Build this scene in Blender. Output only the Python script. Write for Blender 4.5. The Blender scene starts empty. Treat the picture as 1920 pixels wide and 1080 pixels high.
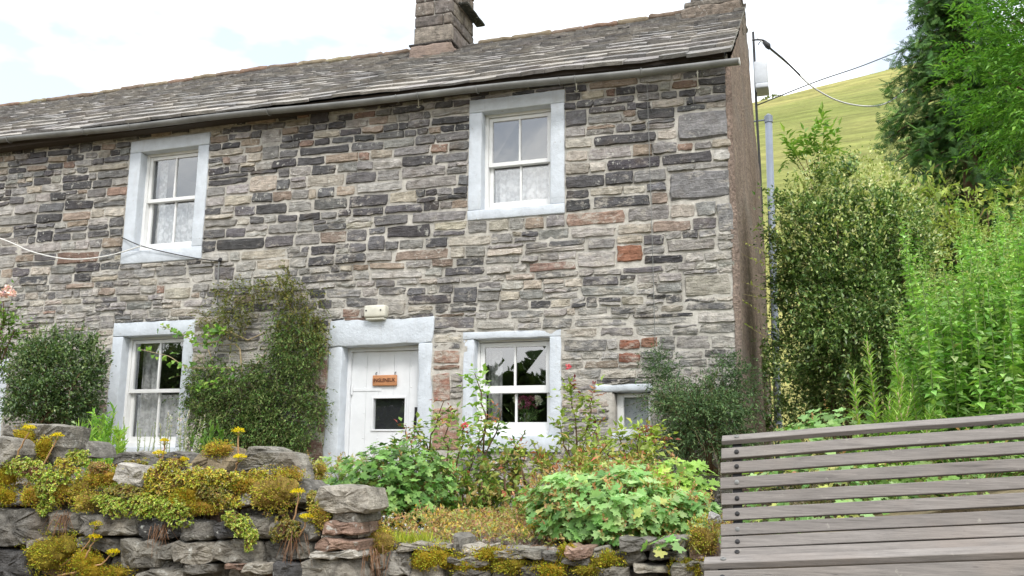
import bpy, bmesh, math, random
import numpy as np
from mathutils import Vector, Matrix, noise

# ------------------------------------------------------------------ camera
SC = bpy.context.scene
COL = SC.collection
EYE = np.array([0.6037, -8.0901, 1.5])
YAW, PITCH, ROLL, FPX = math.radians(-18.4258), math.radians(10.7206), math.radians(0.4938), 1700.0
_fw = np.array([math.sin(YAW)*math.cos(PITCH), math.cos(YAW)*math.cos(PITCH), math.sin(PITCH)])
_rt = np.array([math.cos(YAW), -math.sin(YAW), 0.0])
_up = np.cross(_rt, _fw)
RT = _rt*math.cos(ROLL) + _up*math.sin(ROLL)
UP = -_rt*math.sin(ROLL) + _up*math.cos(ROLL)
cam_d = bpy.data.cameras.new('camera')
cam_d.sensor_width = 36.0
cam_d.lens = FPX/1920*36
cam_d.clip_end = 3000
cam = bpy.data.objects.new('camera', cam_d)
COL.objects.link(cam)
cam.matrix_world = Matrix(((RT[0], UP[0], -_fw[0], EYE[0]), (RT[1], UP[1], -_fw[1], EYE[1]),
                           (RT[2], UP[2], -_fw[2], EYE[2]), (0, 0, 0, 1)))
SC.camera = cam

# ------------------------------------------------------------------ sky, sun, exposure
SUN_EL, SUN_AZ = math.radians(48), math.radians(150)      # azimuth clockwise from +Y (behind, to the right of the camera)
w = bpy.data.worlds.new('World')
SC.world = w
w.use_nodes = True
nt = w.node_tree
for n in list(nt.nodes):
    nt.nodes.remove(n)
def wn(t, **k):
    n = nt.nodes.new(t)
    for a, b in k.items():
        setattr(n, a, b)
    return n
sky = wn('ShaderNodeTexSky', sky_type='NISHITA', sun_disc=False, sun_elevation=SUN_EL, sun_rotation=SUN_AZ,
         air_density=1.2, dust_density=2.0)
tc = wn('ShaderNodeTexCoord')
mp = wn('ShaderNodeMapping'); mp.inputs['Scale'].default_value = (1.0, 1.0, 2.2)
mp.inputs['Location'].default_value = (0.9, 0.45, 0.1)
nz = wn('ShaderNodeTexNoise'); nz.inputs['Scale'].default_value = 2.6; nz.inputs['Detail'].default_value = 6
nz.inputs['Roughness'].default_value = 0.5
rp = wn('ShaderNodeValToRGB')
rp.color_ramp.elements[0].position = 0.36; rp.color_ramp.elements[0].color = (0.27, 0.27, 0.27, 1)
rp.color_ramp.elements[1].position = 0.53; rp.color_ramp.elements[1].color = (1, 1, 1, 1)
mx = wn('ShaderNodeMix', data_type='RGBA')
mx.inputs['B'].default_value = (12.6, 12.8, 12.9, 1)
bg = wn('ShaderNodeBackground'); bg.inputs['Strength'].default_value = 0.12
out = wn('ShaderNodeOutputWorld')
L = nt.links.new
L(tc.outputs['Generated'], mp.inputs['Vector']); L(mp.outputs['Vector'], nz.inputs['Vector'])
L(nz.outputs['Fac'], rp.inputs['Fac']); L(rp.outputs['Color'], mx.inputs['Factor'])
L(sky.outputs['Color'], mx.inputs['A']); L(mx.outputs['Result'], bg.inputs['Color'])
L(bg.outputs['Background'], out.inputs['Surface'])
sun_d = bpy.data.lights.new('sun', 'SUN')
sun_d.energy = 1.5; sun_d.angle = math.radians(14); sun_d.color = (1.0, 0.96, 0.9)
sun = bpy.data.objects.new('sun', sun_d)
COL.objects.link(sun)
_sd = Vector((math.sin(SUN_AZ)*math.cos(SUN_EL), math.cos(SUN_AZ)*math.cos(SUN_EL), math.sin(SUN_EL)))
sun.rotation_euler = _sd.to_track_quat('Z', 'Y').to_euler()
SC.view_settings.view_transform = 'Standard'
SC.view_settings.look = 'None'
SC.view_settings.exposure = 0.68
SC.view_settings.gamma = 1.0
SC.view_settings.use_curve_mapping = False
SC.cycles.max_bounces = 8
SC.cycles.transparent_max_bounces = 16

# ------------------------------------------------------------------ helpers
R = np.random.default_rng(7)
def at(px, py, y=0.0):
    """point on the vertical plane at depth y that the photograph shows at (px, py)"""
    v = RT*((px-960)/FPX) - UP*((py-540)/FPX) + _fw
    return EYE + v*((y-EYE[1])/v[1])
def lin(r, g, b):
    f = lambda c: (c/255/12.92 if c/255 <= .04045 else ((c/255+.055)/1.055)**2.4)
    return np.array([f(r), f(g), f(b)])
def norm(a):
    return a/np.maximum(np.linalg.norm(a, axis=-1, keepdims=True), 1e-9)

def np_mesh(name, V, F, col=None, smooth=False):
    V = np.asarray(V, dtype=np.float32); F = np.asarray(F, dtype=np.int32)
    me = bpy.data.meshes.new(name)
    nf, k = F.shape
    me.vertices.add(len(V)); me.vertices.foreach_set('co', V.ravel())
    me.loops.add(nf*k); me.loops.foreach_set('vertex_index', F.ravel())
    me.polygons.add(nf)
    me.polygons.foreach_set('loop_start', np.arange(0, nf*k, k, dtype=np.int32))
    me.polygons.foreach_set('use_smooth', np.full(nf, smooth, dtype=bool))
    if col is not None:
        c = np.ones((len(V), 4), dtype=np.float32); c[:, :3] = col
        a = me.color_attributes.new('col', 'FLOAT_COLOR', 'POINT')
        a.data.foreach_set('color', c.ravel())
    me.update(calc_edges=True)
    return me
def link(name, me, mat=None, parent=None, loc=None):
    o = bpy.data.objects.new(name, me)
    COL.objects.link(o)
    if mat is not None and me is not None and not me.materials:
        me.materials.append(mat)
    if loc is not None:
        o.location = loc
    if parent is not None:
        o.parent = parent
        # parents are never rotated or moved after this: keep world coordinates
        o.matrix_parent_inverse = parent.matrix_basis.inverted()
    return o
def tag(o, label=None, cat=None, group=None, kind=None):
    if label: o['label'] = label
    if cat: o['category'] = cat
    if group: o['group'] = group
    if kind: o['kind'] = kind
    return o
def thing(name, label, cat, loc=(0, 0, 0), group=None):
    o = bpy.data.objects.new(name, None)
    COL.objects.link(o); o.location = loc
    o.empty_display_size = 0.1
    return tag(o, label, cat, group)

class MB:
    """collects polygons (mixed sizes) for one mesh, in world coordinates"""
    def __init__(s): s.v = []; s.f = []; s.c = []
    def add(s, V, F, c=None):
        b = len(s.v)
        s.v += [tuple(p) for p in V]
        s.f += [tuple(i+b for i in f) for f in F]
        s.c += [tuple(c) if c is not None else (1, 1, 1)]*len(V)
        return s
    def box(s, x0, x1, y0, y1, z0, z1, c=None):
        V = [(x, y, z) for z in (z0, z1) for y in (y0, y1) for x in (x0, x1)]
        return s.add(V, [(0, 2, 3, 1), (4, 5, 7, 6), (0, 1, 5, 4), (2, 6, 7, 3), (0, 4, 6, 2), (1, 3, 7, 5)], c)
    def tube(s, P, r, n=6, c=None, caps=True):
        V, F = tube_vf(P, r, n, caps)
        return s.add(V, F, c)
    def build(s, name, mat=None, parent=None, bevel=0.0, smooth=False):
        me = bpy.data.meshes.new(name)
        me.from_pydata(s.v, [], s.f)
        a = me.color_attributes.new('col', 'FLOAT_COLOR', 'POINT')
        cc = np.ones((len(s.v), 4), dtype=np.float32); cc[:, :3] = s.c
        a.data.foreach_set('color', cc.ravel())
        if bevel:
            bm = bmesh.new(); bm.from_mesh(me)
            bmesh.ops.bevel(bm, geom=list(bm.edges), offset=bevel, segments=1, affect='EDGES', clamp_overlap=True)
            bm.to_mesh(me); bm.free()
        if smooth:
            me.polygons.foreach_set('use_smooth', np.ones(len(me.polygons), dtype=bool))
        me.update()
        return link(name, me, mat, parent)
def tube_vf(P, r, n=6, caps=True):
    P = np.asarray(P, float); m = len(P)
    r = np.full(m, r) if np.isscalar(r) else np.asarray(r, float)
    T = norm(np.gradient(P, axis=0))
    ref = np.array([0.31, 0.2, 0.93]) if abs(T[0][2]) < .9 else np.array([1.0, 0.1, 0])
    V = []
    for i in range(m):
        a = norm(np.cross(T[i], ref)); b = np.cross(T[i], a)
        for k in range(n):
            t = 2*math.pi*k/n
            V.append(P[i]+r[i]*(a*math.cos(t)+b*math.sin(t)))
    F = [(i*n+k, i*n+(k+1) % n, (i+1)*n+(k+1) % n, (i+1)*n+k) for i in range(m-1) for k in range(n)]
    if caps:
        F += [tuple(range(n-1, -1, -1)), tuple(range((m-1)*n, m*n))]
    return V, F
def n3(x, y, z, s=1.0, seed=0.0):
    return noise.noise(Vector((x*s+seed*17.3, y*s+seed*5.1, z*s-seed*9.7)))
def rough_block(x0, x1, y0, y1, z0, z1, amp=.006, step=.12, rnd=.01, seed=0.0, fs=9.0, c=None, skew=0.0):
    """a subdivided block with rounded, uneven faces; returns V, F around its own place"""
    def div(a, b): return max(2, min(14, int(round((b-a)/step))+1))
    nx, ny, nz_ = div(x0, x1), div(y0, y1), div(z0, z1)
    def ax(a, b, n):
        e = min(rnd*1.6, (b-a)*.3)
        return [a] + list(np.linspace(a+e, b-e, n)) + [b]
    X, Y, Z = ax(x0, x1, nx), ax(y0, y1, ny), ax(z0, z1, nz_)
    idx = {}; V = []; F = []
    cx, cy, cz = (x0+x1)/2, (y0+y1)/2, (z0+z1)/2
    def vert(i, j, k):
        key = (i, j, k)
        if key in idx: return idx[key]
        p = np.array([X[i], Y[j], Z[k]])
        ex = (i in (0, len(X)-1)) + (j in (0, len(Y)-1)) + (k in (0, len(Z)-1))
        if ex > 1:
            d = np.array([np.sign(cx-p[0]) if i in (0, len(X)-1) else 0, np.sign(cy-p[1]) if j in (0, len(Y)-1) else 0,
                          np.sign(cz-p[2]) if k in (0, len(Z)-1) else 0])
            p = p + d*rnd*(.45 if ex == 2 else .6)
        q = Vector((p[0]*fs+seed*3.7, p[1]*fs+seed, p[2]*fs-seed*2.2))
        p = p + np.array(noise.noise_vector(q))*amp + np.array(noise.noise_vector(q*2.7))*amp*.4
        p[2] += skew*(p[0]-cx)
        idx[key] = len(V); V.append(tuple(p)); return idx[key]
    a, b, d = len(X)-1, len(Y)-1, len(Z)-1
    for i in range(a):
        for k in range(d):
            F.append((vert(i, 0, k), vert(i+1, 0, k), vert(i+1, 0, k+1), vert(i, 0, k+1)))
            F.append((vert(i, b, k), vert(i, b, k+1), vert(i+1, b, k+1), vert(i+1, b, k)))
    for i in range(a):
        for j in range(b):
            F.append((vert(i, j, 0), vert(i, j+1, 0), vert(i+1, j+1, 0), vert(i+1, j, 0)))
            F.append((vert(i, j, d), vert(i+1, j, d), vert(i+1, j+1, d), vert(i, j+1, d)))
    for j in range(b):
        for k in range(d):
            F.append((vert(0, j, k), vert(0, j, k+1), vert(0, j+1, k+1), vert(0, j+1, k)))
            F.append((vert(a, j, k), vert(a, j+1, k), vert(a, j+1, k+1), vert(a, j, k+1)))
    return V, F
def block_obj(name, mat, parent, x0, x1, y0, y1, z0, z1, c=(1, 1, 1), smooth=True, **k):
    V, F = rough_block(x0, x1, y0, y1, z0, z1, **k)
    o = np.array([(x0+x1)/2, (y0+y1)/2, (z0+z1)/2])
    me = np_mesh(name, np.array(V)-o, F, np.asarray(c, float), smooth)
    return link(name, me, mat, parent, loc=tuple(o))

# ------------------------------------------------------------------ materials
def mat(name, build):
    m = bpy.data.materials.new(name); m.use_nodes = True
    t = m.node_tree; b = t.nodes['Principled BSDF']
    build(t, b)
    return m
def node(t, ty, **k):
    n = t.nodes.new(ty)
    for a, v in k.items():
        if a in n.inputs: n.inputs[a].default_value = v
        else: setattr(n, a, v)
    return n
def noise_n(t, scale, detail=4, rough=.6, stretch=None):
    g = node(t, 'ShaderNodeNewGeometry'); n = node(t, 'ShaderNodeTexNoise', Scale=scale, Detail=detail, Roughness=rough)
    if stretch:
        mp = node(t, 'ShaderNodeMapping', Scale=stretch)
        t.links.new(g.outputs['Position'], mp.inputs['Vector']); t.links.new(mp.outputs['Vector'], n.inputs['Vector'])
    else:
        t.links.new(g.outputs['Position'], n.inputs['Vector'])
    return n
def ramp(t, src, p0, p1, c0, c1):
    r = node(t, 'ShaderNodeValToRGB'); e = r.color_ramp.elements
    e[0].position = p0; e[1].position = p1
    e[0].color = (*c0, 1) if np.ndim(c0) else (c0, c0, c0, 1); e[1].color = (*c1, 1) if np.ndim(c1) else (c1, c1, c1, 1)
    t.links.new(src, r.inputs['Fac']); return r
def mixc(t, a, b, fac, mode='MIX'):
    m = node(t, 'ShaderNodeMix', data_type='RGBA', blend_type=mode)
    for s, v in (('Factor', fac), ('A', a), ('B', b)):
        if isinstance(v, bpy.types.NodeSocket): t.links.new(v, m.inputs[s])
        elif s == 'Factor': m.inputs[s].default_value = v
        else: m.inputs[s].default_value = (*v, 1)
    return m.outputs['Result']
def bump(t, b, src, strength, dist=.01):
    n = node(t, 'ShaderNodeBump', Strength=strength, Distance=dist)
    t.links.new(src, n.inputs['Height']); t.links.new(n.outputs['Normal'], b.inputs['Normal'])
def attr(t):
    return node(t, 'ShaderNodeVertexColor', layer_name='col').outputs['Color']

def stone_mat(name, lichen=.5, lich_col=(.62, .62, .57), var=(.62, 1.3), rough=.92, smear=None):
    def f(t, b):
        c = attr(t)
        n1 = noise_n(t, 14, 6, .65); n2 = noise_n(t, 5, 5, .7, (1, 1, 7)); n3_ = noise_n(t, 55, 5, .7)
        c = mixc(t, c, ramp(t, n1.outputs['Fac'], .3, .72, var[0], var[1]).outputs['Color'], 1.0, 'MULTIPLY')
        c = mixc(t, c, ramp(t, n2.outputs['Fac'], .3, .75, .7, 1.22).outputs['Color'], 1.0, 'MULTIPLY')
        # brown iron staining, then pale lichen in spots
        n4 = noise_n(t, 3.1, 4, .6)
        c = mixc(t, c, (.2, .15, .105), ramp(t, n4.outputs['Fac'], .55, .8, 0, .5).outputs['Color'])
        n5 = noise_n(t, 24, 3, .6); n6 = noise_n(t, 2.2, 3, .5)
        l = node(t, 'ShaderNodeMath', operation='MULTIPLY')
        t.links.new(ramp(t, n5.outputs['Fac'], .6, .68, 0, 1).outputs['Color'], l.inputs[0])
        t.links.new(ramp(t, n6.outputs['Fac'], .42, .66, 0, lichen).outputs['Color'], l.inputs[1])
        c = mixc(t, c, lich_col, l.outputs[0])
        if smear:      # lime wiped over the faces when the wall was pointed, more of it low down
            g = node(t, 'ShaderNodeNewGeometry'); sx = node(t, 'ShaderNodeSeparateXYZ'); t.links.new(g.outputs['Position'], sx.inputs[0])
            mr = node(t, 'ShaderNodeMapRange'); t.links.new(sx.outputs['Z'], mr.inputs['Value'])
            for k_, v_ in zip(('From Min', 'From Max', 'To Min', 'To Max'), smear): mr.inputs[k_].default_value = v_
            na = noise_n(t, 7, 6, .75, (1, 1, 1.8)); nb = noise_n(t, 1.1, 3, .5)
            ad = node(t, 'ShaderNodeMath', operation='MULTIPLY_ADD'); t.links.new(nb.outputs['Fac'], ad.inputs[0]); ad.inputs[1].default_value = .45; t.links.new(na.outputs['Fac'], ad.inputs[2])
            ad2 = node(t, 'ShaderNodeMath', operation='ADD'); t.links.new(ad.outputs[0], ad2.inputs[0]); t.links.new(mr.outputs['Result'], ad2.inputs[1])
            c = mixc(t, c, lin(190, 184, 174), ramp(t, ad2.outputs[0], .80, .93, 0, .75).outputs['Color'])
        t.links.new(c, b.inputs['Base Color']); b.inputs['Roughness'].default_value = rough
        b.inputs['Specular IOR Level'].default_value = .25
        a = node(t, 'ShaderNodeMath', operation='ADD')
        t.links.new(n3_.outputs['Fac'], a.inputs[0]); t.links.new(n2.outputs['Fac'], a.inputs[1])
        bump(t, b, a.outputs[0], 1.0, .022)
    return mat(name, f)
M = {}
M['stone'] = stone_mat('facade_stone', .8, var=(.66, 1.38), smear=(4.9, 2.3, -.04, .11))
M['field'] = stone_mat('field_stone', 1.0, (.62, .62, .58), (.42, 1.6))
M['slate'] = stone_mat('roof_slate', .5, (.5, .5, .45), (.78, 1.2), .8)
M['sandstone'] = stone_mat('red_sandstone', .25, (.4, .36, .32), (.78, 1.2))
def _mortar(t, b):
    n1 = noise_n(t, 9, 6, .7); n2 = noise_n(t, 60, 4, .7); n4 = noise_n(t, 1.3, 3, .6)
    c = ramp(t, n1.outputs['Fac'], .3, .72, lin(160, 157, 150), lin(212, 208, 200)).outputs['Color']
    c = mixc(t, c, ramp(t, n4.outputs['Fac'], .35, .7, .72, 1.08).outputs['Color'], 1.0, 'MULTIPLY')
    t.links.new(c, b.inputs['Base Color']); b.inputs['Roughness'].default_value = .95
    b.inputs['Specular IOR Level'].default_value = .15
    bump(t, b, n2.outputs['Fac'], .9, .01)
M['mortar'] = mat('lime_mortar', _mortar)
def plain(name, c, rough=.6, nscale=12, amt=.15, bs=.15, bscale=60, spec=.4, stretch=None, metallic=0.0):
    def f(t, b):
        n = noise_n(t, nscale, 5, .65, stretch)
        cc = mixc(t, tuple(c), ramp(t, n.outputs['Fac'], .3, .72, 1-amt, 1+amt*.5).outputs['Color'], 1.0, 'MULTIPLY')
        t.links.new(cc, b.inputs['Base Color']); b.inputs['Roughness'].default_value = rough
        b.inputs['Specular IOR Level'].default_value = spec; b.inputs['Metallic'].default_value = metallic
        n2 = noise_n(t, bscale, 4, .7, stretch); bump(t, b, n2.outputs['Fac'], bs, .008)
    return mat(name, f)
M['bluewhite'] = plain('pale_blue_masonry_paint', (.53, .585, .65), .7, 7, .16, .35, 28, .3)
def _paint(t, b):
    n1 = noise_n(t, 6, 5, .65); n2 = noise_n(t, 5, 5, .7, (3.5, 3.5, .5)); n3_ = noise_n(t, 35, 5, .75); n4 = noise_n(t, 18, 5, .7)
    c = mixc(t, (.555, .60, .655), ramp(t, n1.outputs['Fac'], .3, .72, .84, 1.08).outputs['Color'], 1.0, 'MULTIPLY')
    c = mixc(t, c, (.36, .35, .33), ramp(t, n2.outputs['Fac'], .56, .82, 0, .4).outputs['Color'])
    c = mixc(t, c, (.30, .27, .24), ramp(t, n4.outputs['Fac'], .66, .70, 0, .7).outputs['Color'])
    t.links.new(c, b.inputs['Base Color']); b.inputs['Roughness'].default_value = .75; b.inputs['Specular IOR Level'].default_value = .25
    a = node(t, 'ShaderNodeMath', operation='ADD'); t.links.new(n3_.outputs['Fac'], a.inputs[0]); t.links.new(n4.outputs['Fac'], a.inputs[1]); bump(t, b, a.outputs[0], .55, .012)
M['bluewhite'] = mat('pale_masonry_paint', _paint)
M['white'] = plain('white_gloss_paint', (.74, .75, .75), .38, 9, .07, .06, 40, .45)
M['doorwhite'] = plain('white_door_paint', (.70, .72, .745), .5, 6, .08, .08, 40, .4)
M['greyplastic'] = plain('grey_gutter', lin(122, 123, 122), .55, 3, .4, .05, 40)
M['bluegrey'] = plain('blue_grey_pipe', lin(134, 143, 158), .5, 4, .2, .05, 40)
M['black'] = plain('black_iron', (.02, .02, .022), .5, 20, .3, .1)
M['dark'] = plain('dark_rubber', (.035, .035, .037), .6, 20, .3, .1)
M['paleplastic'] = plain('pale_plastic', lin(205, 203, 190), .5, 14, .18, .05)
M['greybox'] = plain('grey_box', lin(190, 194, 200), .5, 10, .12, .05)
M['cablewhite'] = plain('white_cable', (.7, .7, .68), .5)
M['signwood'] = plain('sign_wood', lin(190, 135, 95), .6, 22, .3, .15, 40, .3, (1, 1, 6))
M['signdark'] = plain('carved_letters', lin(95, 58, 38), .7)
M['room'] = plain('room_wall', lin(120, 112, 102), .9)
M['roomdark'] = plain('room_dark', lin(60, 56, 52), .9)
M['pane_backing'] = plain('dark_pane_backing', lin(46, 48, 52), .9)  # for the dark sheet added behind the door glass
M['bark'] = plain('bark', lin(105, 85, 66), .9, 30, .4, .6, 40, .2)
M['palestem'] = plain('pale_stem', lin(165, 150, 120), .8, 30, .3, .3, 40, .2)
M['greenstem'] = plain('green_stem', lin(120, 142, 80), .7)
M['drystem'] = plain('pinkish_stem', lin(188, 150, 112), .7, 30, .25, .2, 40, .3)
M['timber'] = plain('eaves_timber', lin(60, 52, 45), .85)
def _render(t, b):
    n1 = noise_n(t, 2.2, 5, .6, (1, 1, .6)); n2 = noise_n(t, 48, 4, .75, (1, .35, 1)); n3_ = noise_n(t, 26, 3, .6)
    c = ramp(t, n1.outputs['Fac'], .28, .75, lin(124, 109, 99), lin(152, 136, 125)).outputs['Color']
    c = mixc(t, c, ramp(t, n2.outputs['Fac'], .32, .68, .5, 1.4).outputs['Color'], 1.0, 'MULTIPLY')
    n6 = noise_n(t, 22, 4, .7, (1, .25, 1)); c = mixc(t, c, ramp(t, n6.outputs['Fac'], .3, .7, .7, 1.25).outputs['Color'], 1.0, 'MULTIPLY')
    n7 = noise_n(t, 1.4, 4, .6, (1, .2, 1)); c = mixc(t, c, lin(128, 122, 116), ramp(t, n7.outputs['Fac'], .48, .68, 0, .6).outputs['Color'])
    t.links.new(c, b.inputs['Base Color']); b.inputs['Roughness'].default_value = .95
    b.inputs['Specular IOR Level'].default_value = .15
    a = node(t, 'ShaderNodeMath', operation='ADD'); t.links.new(n2.outputs['Fac'], a.inputs[0]); t.links.new(n3_.outputs['Fac'], a.inputs[1])
    bump(t, b, a.outputs[0], 1.0, .02)
M['render'] = mat('brown_roughcast', _render)
def _wood(t, b):
    c = attr(t)
    n1 = noise_n(t, 6, 6, .7, (.5, 6, 9)); n2 = noise_n(t, 22, 6, .75, (.35, 10, 10)); n3_ = noise_n(t, 3.5, 4, .6)
    c = mixc(t, c, ramp(t, n1.outputs['Fac'], .3, .72, .72, 1.2).outputs['Color'], 1.0, 'MULTIPLY')
    c = mixc(t, c, ramp(t, n2.outputs['Fac'], .32, .7, .74, 1.16).outputs['Color'], 1.0, 'MULTIPLY')
    c = mixc(t, c, lin(132, 122, 114), ramp(t, n3_.outputs['Fac'], .5, .72, 0, .5).outputs['Color'])
    n4 = noise_n(t, 9, 5, .7, (.25, 4, 4)); c = mixc(t, c, lin(62, 58, 57), ramp(t, n4.outputs['Fac'], .58, .74, 0, .7).outputs['Color'])
    n5 = noise_n(t, 26, 4, .65); c = mixc(t, c, lin(182, 180, 168), ramp(t, n5.outputs['Fac'], .66, .74, 0, .3).outputs['Color'])
    n6 = noise_n(t, 70, 4, .7, (.06, 6, 6)); c = mixc(t, c, lin(48, 44, 43), ramp(t, n6.outputs['Fac'], .63, .68, 0, .75).outputs['Color'])
    t.links.new(c, b.inputs['Base Color']); b.inputs['Roughness'].default_value = .62
    b.inputs['Specular IOR Level'].default_value = .3
    bump(t, b, n2.outputs['Fac'], .35, .004)
M['wood'] = mat('weathered_grey_wood', _wood)
def _glass(t, b):
    o = t.nodes['Material Output']; t.nodes.remove(b)
    tr = node(t, 'ShaderNodeBsdfTransparent', Color=(.97, .98, .98, 1)); gl = node(t, 'ShaderNodeBsdfGlossy', Roughness=.015)
    g = node(t, 'ShaderNodeNewGeometry'); dp = node(t, 'ShaderNodeVectorMath', operation='DOT_PRODUCT')
    t.links.new(g.outputs['Incoming'], dp.inputs[0]); t.links.new(g.outputs['Normal'], dp.inputs[1])
    ab = node(t, 'ShaderNodeMath', operation='ABSOLUTE'); t.links.new(dp.outputs['Value'], ab.inputs[0])
    on = node(t, 'ShaderNodeMath', operation='SUBTRACT'); on.inputs[0].default_value = 1; t.links.new(ab.outputs[0], on.inputs[1])
    pw = node(t, 'ShaderNodeMath', operation='POWER'); pw.inputs[1].default_value = 5; t.links.new(on.outputs[0], pw.inputs[0])
    fr = node(t, 'ShaderNodeMath', operation='MULTIPLY_ADD'); fr.inputs[1].default_value = .9; fr.inputs[2].default_value = .26; t.links.new(pw.outputs[0], fr.inputs[0]); mxs = node(t, 'ShaderNodeMixShader')
    n = noise_n(t, 3.0, 2, .5); bp = node(t, 'ShaderNodeBump', Strength=.10, Distance=.02)
    t.links.new(n.outputs['Fac'], bp.inputs['Height']); t.links.new(bp.outputs['Normal'], gl.inputs['Normal'])
    t.links.new(fr.outputs[0], mxs.inputs[0]); t.links.new(tr.outputs[0], mxs.inputs[1]); t.links.new(gl.outputs[0], mxs.inputs[2])
    t.links.new(mxs.outputs[0], o.inputs['Surface'])
M['glass'] = mat('window_glass', _glass)
def _net(t, b):
    o = t.nodes['Material Output']; t.nodes.remove(b)
    d = node(t, 'ShaderNodeBsdfDiffuse', Color=(.93, .94, .95, 1)); tl = node(t, 'ShaderNodeBsdfTranslucent', Color=(.8, .82, .85, 1))
    tr = node(t, 'ShaderNodeBsdfTransparent'); m1 = node(t, 'ShaderNodeMixShader', Fac=.12); m2 = node(t, 'ShaderNodeMixShader')
    n = noise_n(t, 22, 2, .5); r = ramp(t, n.outputs['Fac'], .4, .62, .42, .7)
    t.links.new(d.outputs[0], m1.inputs[1]); t.links.new(tl.outputs[0], m1.inputs[2])
    t.links.new(r.outputs['Color'], m2.inputs[0]); t.links.new(tr.outputs[0], m2.inputs[1]); t.links.new(m1.outputs[0], m2.inputs[2])
    t.links.new(m2.outputs[0], o.inputs['Surface'])
M['net'] = mat('net_curtain', _net)
def leaf_mat(name, rough=.5, trans=.35, spec=.4):
    def f(t, b):
        o = t.nodes['Material Output']; c = attr(t)
        n = noise_n(t, 9, 3, .6)
        c = mixc(t, c, ramp(t, n.outputs['Fac'], .3, .7, .8, 1.18).outputs['Color'], 1.0, 'MULTIPLY')
        t.links.new(c, b.inputs['Base Color']); b.inputs['Roughness'].default_value = rough
        b.inputs['Specular IOR Level'].default_value = spec
        tl = node(t, 'ShaderNodeBsdfTranslucent')
        c2 = mixc(t, c, (1.15, 1.25, .55), 1.0, 'MULTIPLY'); t.links.new(c2, tl.inputs['Color'])
        m = node(t, 'ShaderNodeMixShader', Fac=trans)
        t.links.new(b.outputs[0], m.inputs[1]); t.links.new(tl.outputs[0], m.inputs[2]); t.links.new(m.outputs[0], o.inputs['Surface'])
    return mat(name, f)
M['leaf'] = leaf_mat('leaf'); M['gloss'] = leaf_mat('glossy_leaf', .32, .22, .55); M['needle'] = leaf_mat('needle', .6, .2, .25)
M['petal'] = leaf_mat('petal', .7, .3, .2); M['mossleaf'] = leaf_mat('moss_leaf', .9, .2, .1)
def _ground(t, b):
    n1 = noise_n(t, 2.5, 6, .7); n2 = noise_n(t, 30, 5, .7)
    c = ramp(t, n1.outputs['Fac'], .35, .68, lin(92, 76, 58), lin(140, 128, 92)).outputs['Color']
    c = mixc(t, c, ramp(t, n2.outputs['Fac'], .3, .7, .6, 1.35).outputs['Color'], 1.0, 'MULTIPLY')
    t.links.new(c, b.inputs['Base Color']); b.inputs['Roughness'].default_value = .95; bump(t, b, n2.outputs['Fac'], 1.0, .03)
M['ground'] = mat('garden_soil', _ground)
def _hill(t, b):
    n1 = noise_n(t, .045, 6, .62, (1, .45, 2.2)); n2 = noise_n(t, .5, 5, .7, (1, .4, 2)); n3_ = noise_n(t, .013, 3, .5)
    c = ramp(t, n1.outputs['Fac'], .36, .64, lin(128, 132, 72), lin(156, 148, 94)).outputs['Color']
    c = mixc(t, c, lin(108, 118, 60), ramp(t, n3_.outputs['Fac'], .45, .65, 0, .6).outputs['Color'])
    n5 = noise_n(t, .22, 6, .72, (.3, .3, 3.2)); n6 = noise_n(t, 1.6, 5, .75)
    c = mixc(t, c, ramp(t, n2.outputs['Fac'], .3, .7, .8, 1.15).outputs['Color'], 1.0, 'MULTIPLY')
    c = mixc(t, c, ramp(t, n5.outputs['Fac'], .34, .66, .66, 1.22).outputs['Color'], 1.0, 'MULTIPLY')
    c = mixc(t, c, ramp(t, n6.outputs['Fac'], .3, .7, .8, 1.16).outputs['Color'], 1.0, 'MULTIPLY')
    t.links.new(c, b.inputs['Base Color']); b.inputs['Roughness'].default_value = .95; b.inputs['Specular IOR Level'].default_value = .1
    bump(t, b, n2.outputs['Fac'], .6, .6)
M['hill'] = mat('hill_grass', _hill)
def _moss(t, b):
    c = attr(t); n1 = noise_n(t, 40, 5, .7); n2 = noise_n(t, 120, 4, .8); n3_ = noise_n(t, 12, 3, .6)
    c = mixc(t, c, ramp(t, n1.outputs['Fac'], .3, .7, .5, 1.4).outputs['Color'], 1.0, 'MULTIPLY')
    c = mixc(t, c, (.22, .15, .06), ramp(t, n3_.outputs['Fac'], .5, .75, 0, .45).outputs['Color'])
    t.links.new(c, b.inputs['Base Color']); b.inputs['Roughness'].default_value = 1.0; b.inputs['Specular IOR Level'].default_value = .05
    bump(t, b, n2.outputs['Fac'], 1.0, .02)
M['moss'] = mat('moss', _moss)

# ------------------------------------------------------------------ foliage kit
LEAF = (np.array([(0, 0, 0), (-.5, .42, .13), (0, .5, 0), (.5, .42, .13), (0, 1, -.06)]), np.array([(0, 2, 4, 1), (0, 3, 4, 2)]))
BLADE = (np.array([(-.5, 0, 0), (.5, 0, 0), (.36, .55, .05), (-.36, .55, .05), (0.06, 1, -.05), (-.06, 1, -.05)]), np.array([(0, 1, 2, 3), (3, 2, 4, 5)]))
def lobed(lobes=5, nper=4, cup=.12):
    V = [(0, .18, 0)]; a0, a1 = math.radians(-140), math.radians(140); n = lobes*nper
    for i in range(n+1):
        t = i/n; a = a0+(a1-a0)*t
        ph = abs(((t*lobes) % 1)-.5)*2
        r = .56*(1-(.42 if lobes < 5 else .40)*ph**1.6)*(1.0-.12*abs(a)/2.4) * (1 + (.07 if lobes < 5 else .11)*math.cos(i*math.pi))
        V.append((math.sin(a)*r, .3+math.cos(a)*r, cup*(r/.5)**2*.4 - .05*(1-ph)))
    F = [(0, i, i+1, i+1) for i in range(1, n+1)]
    return np.array(V), np.array([(f[0], f[2], f[1]) for f in F])
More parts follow.
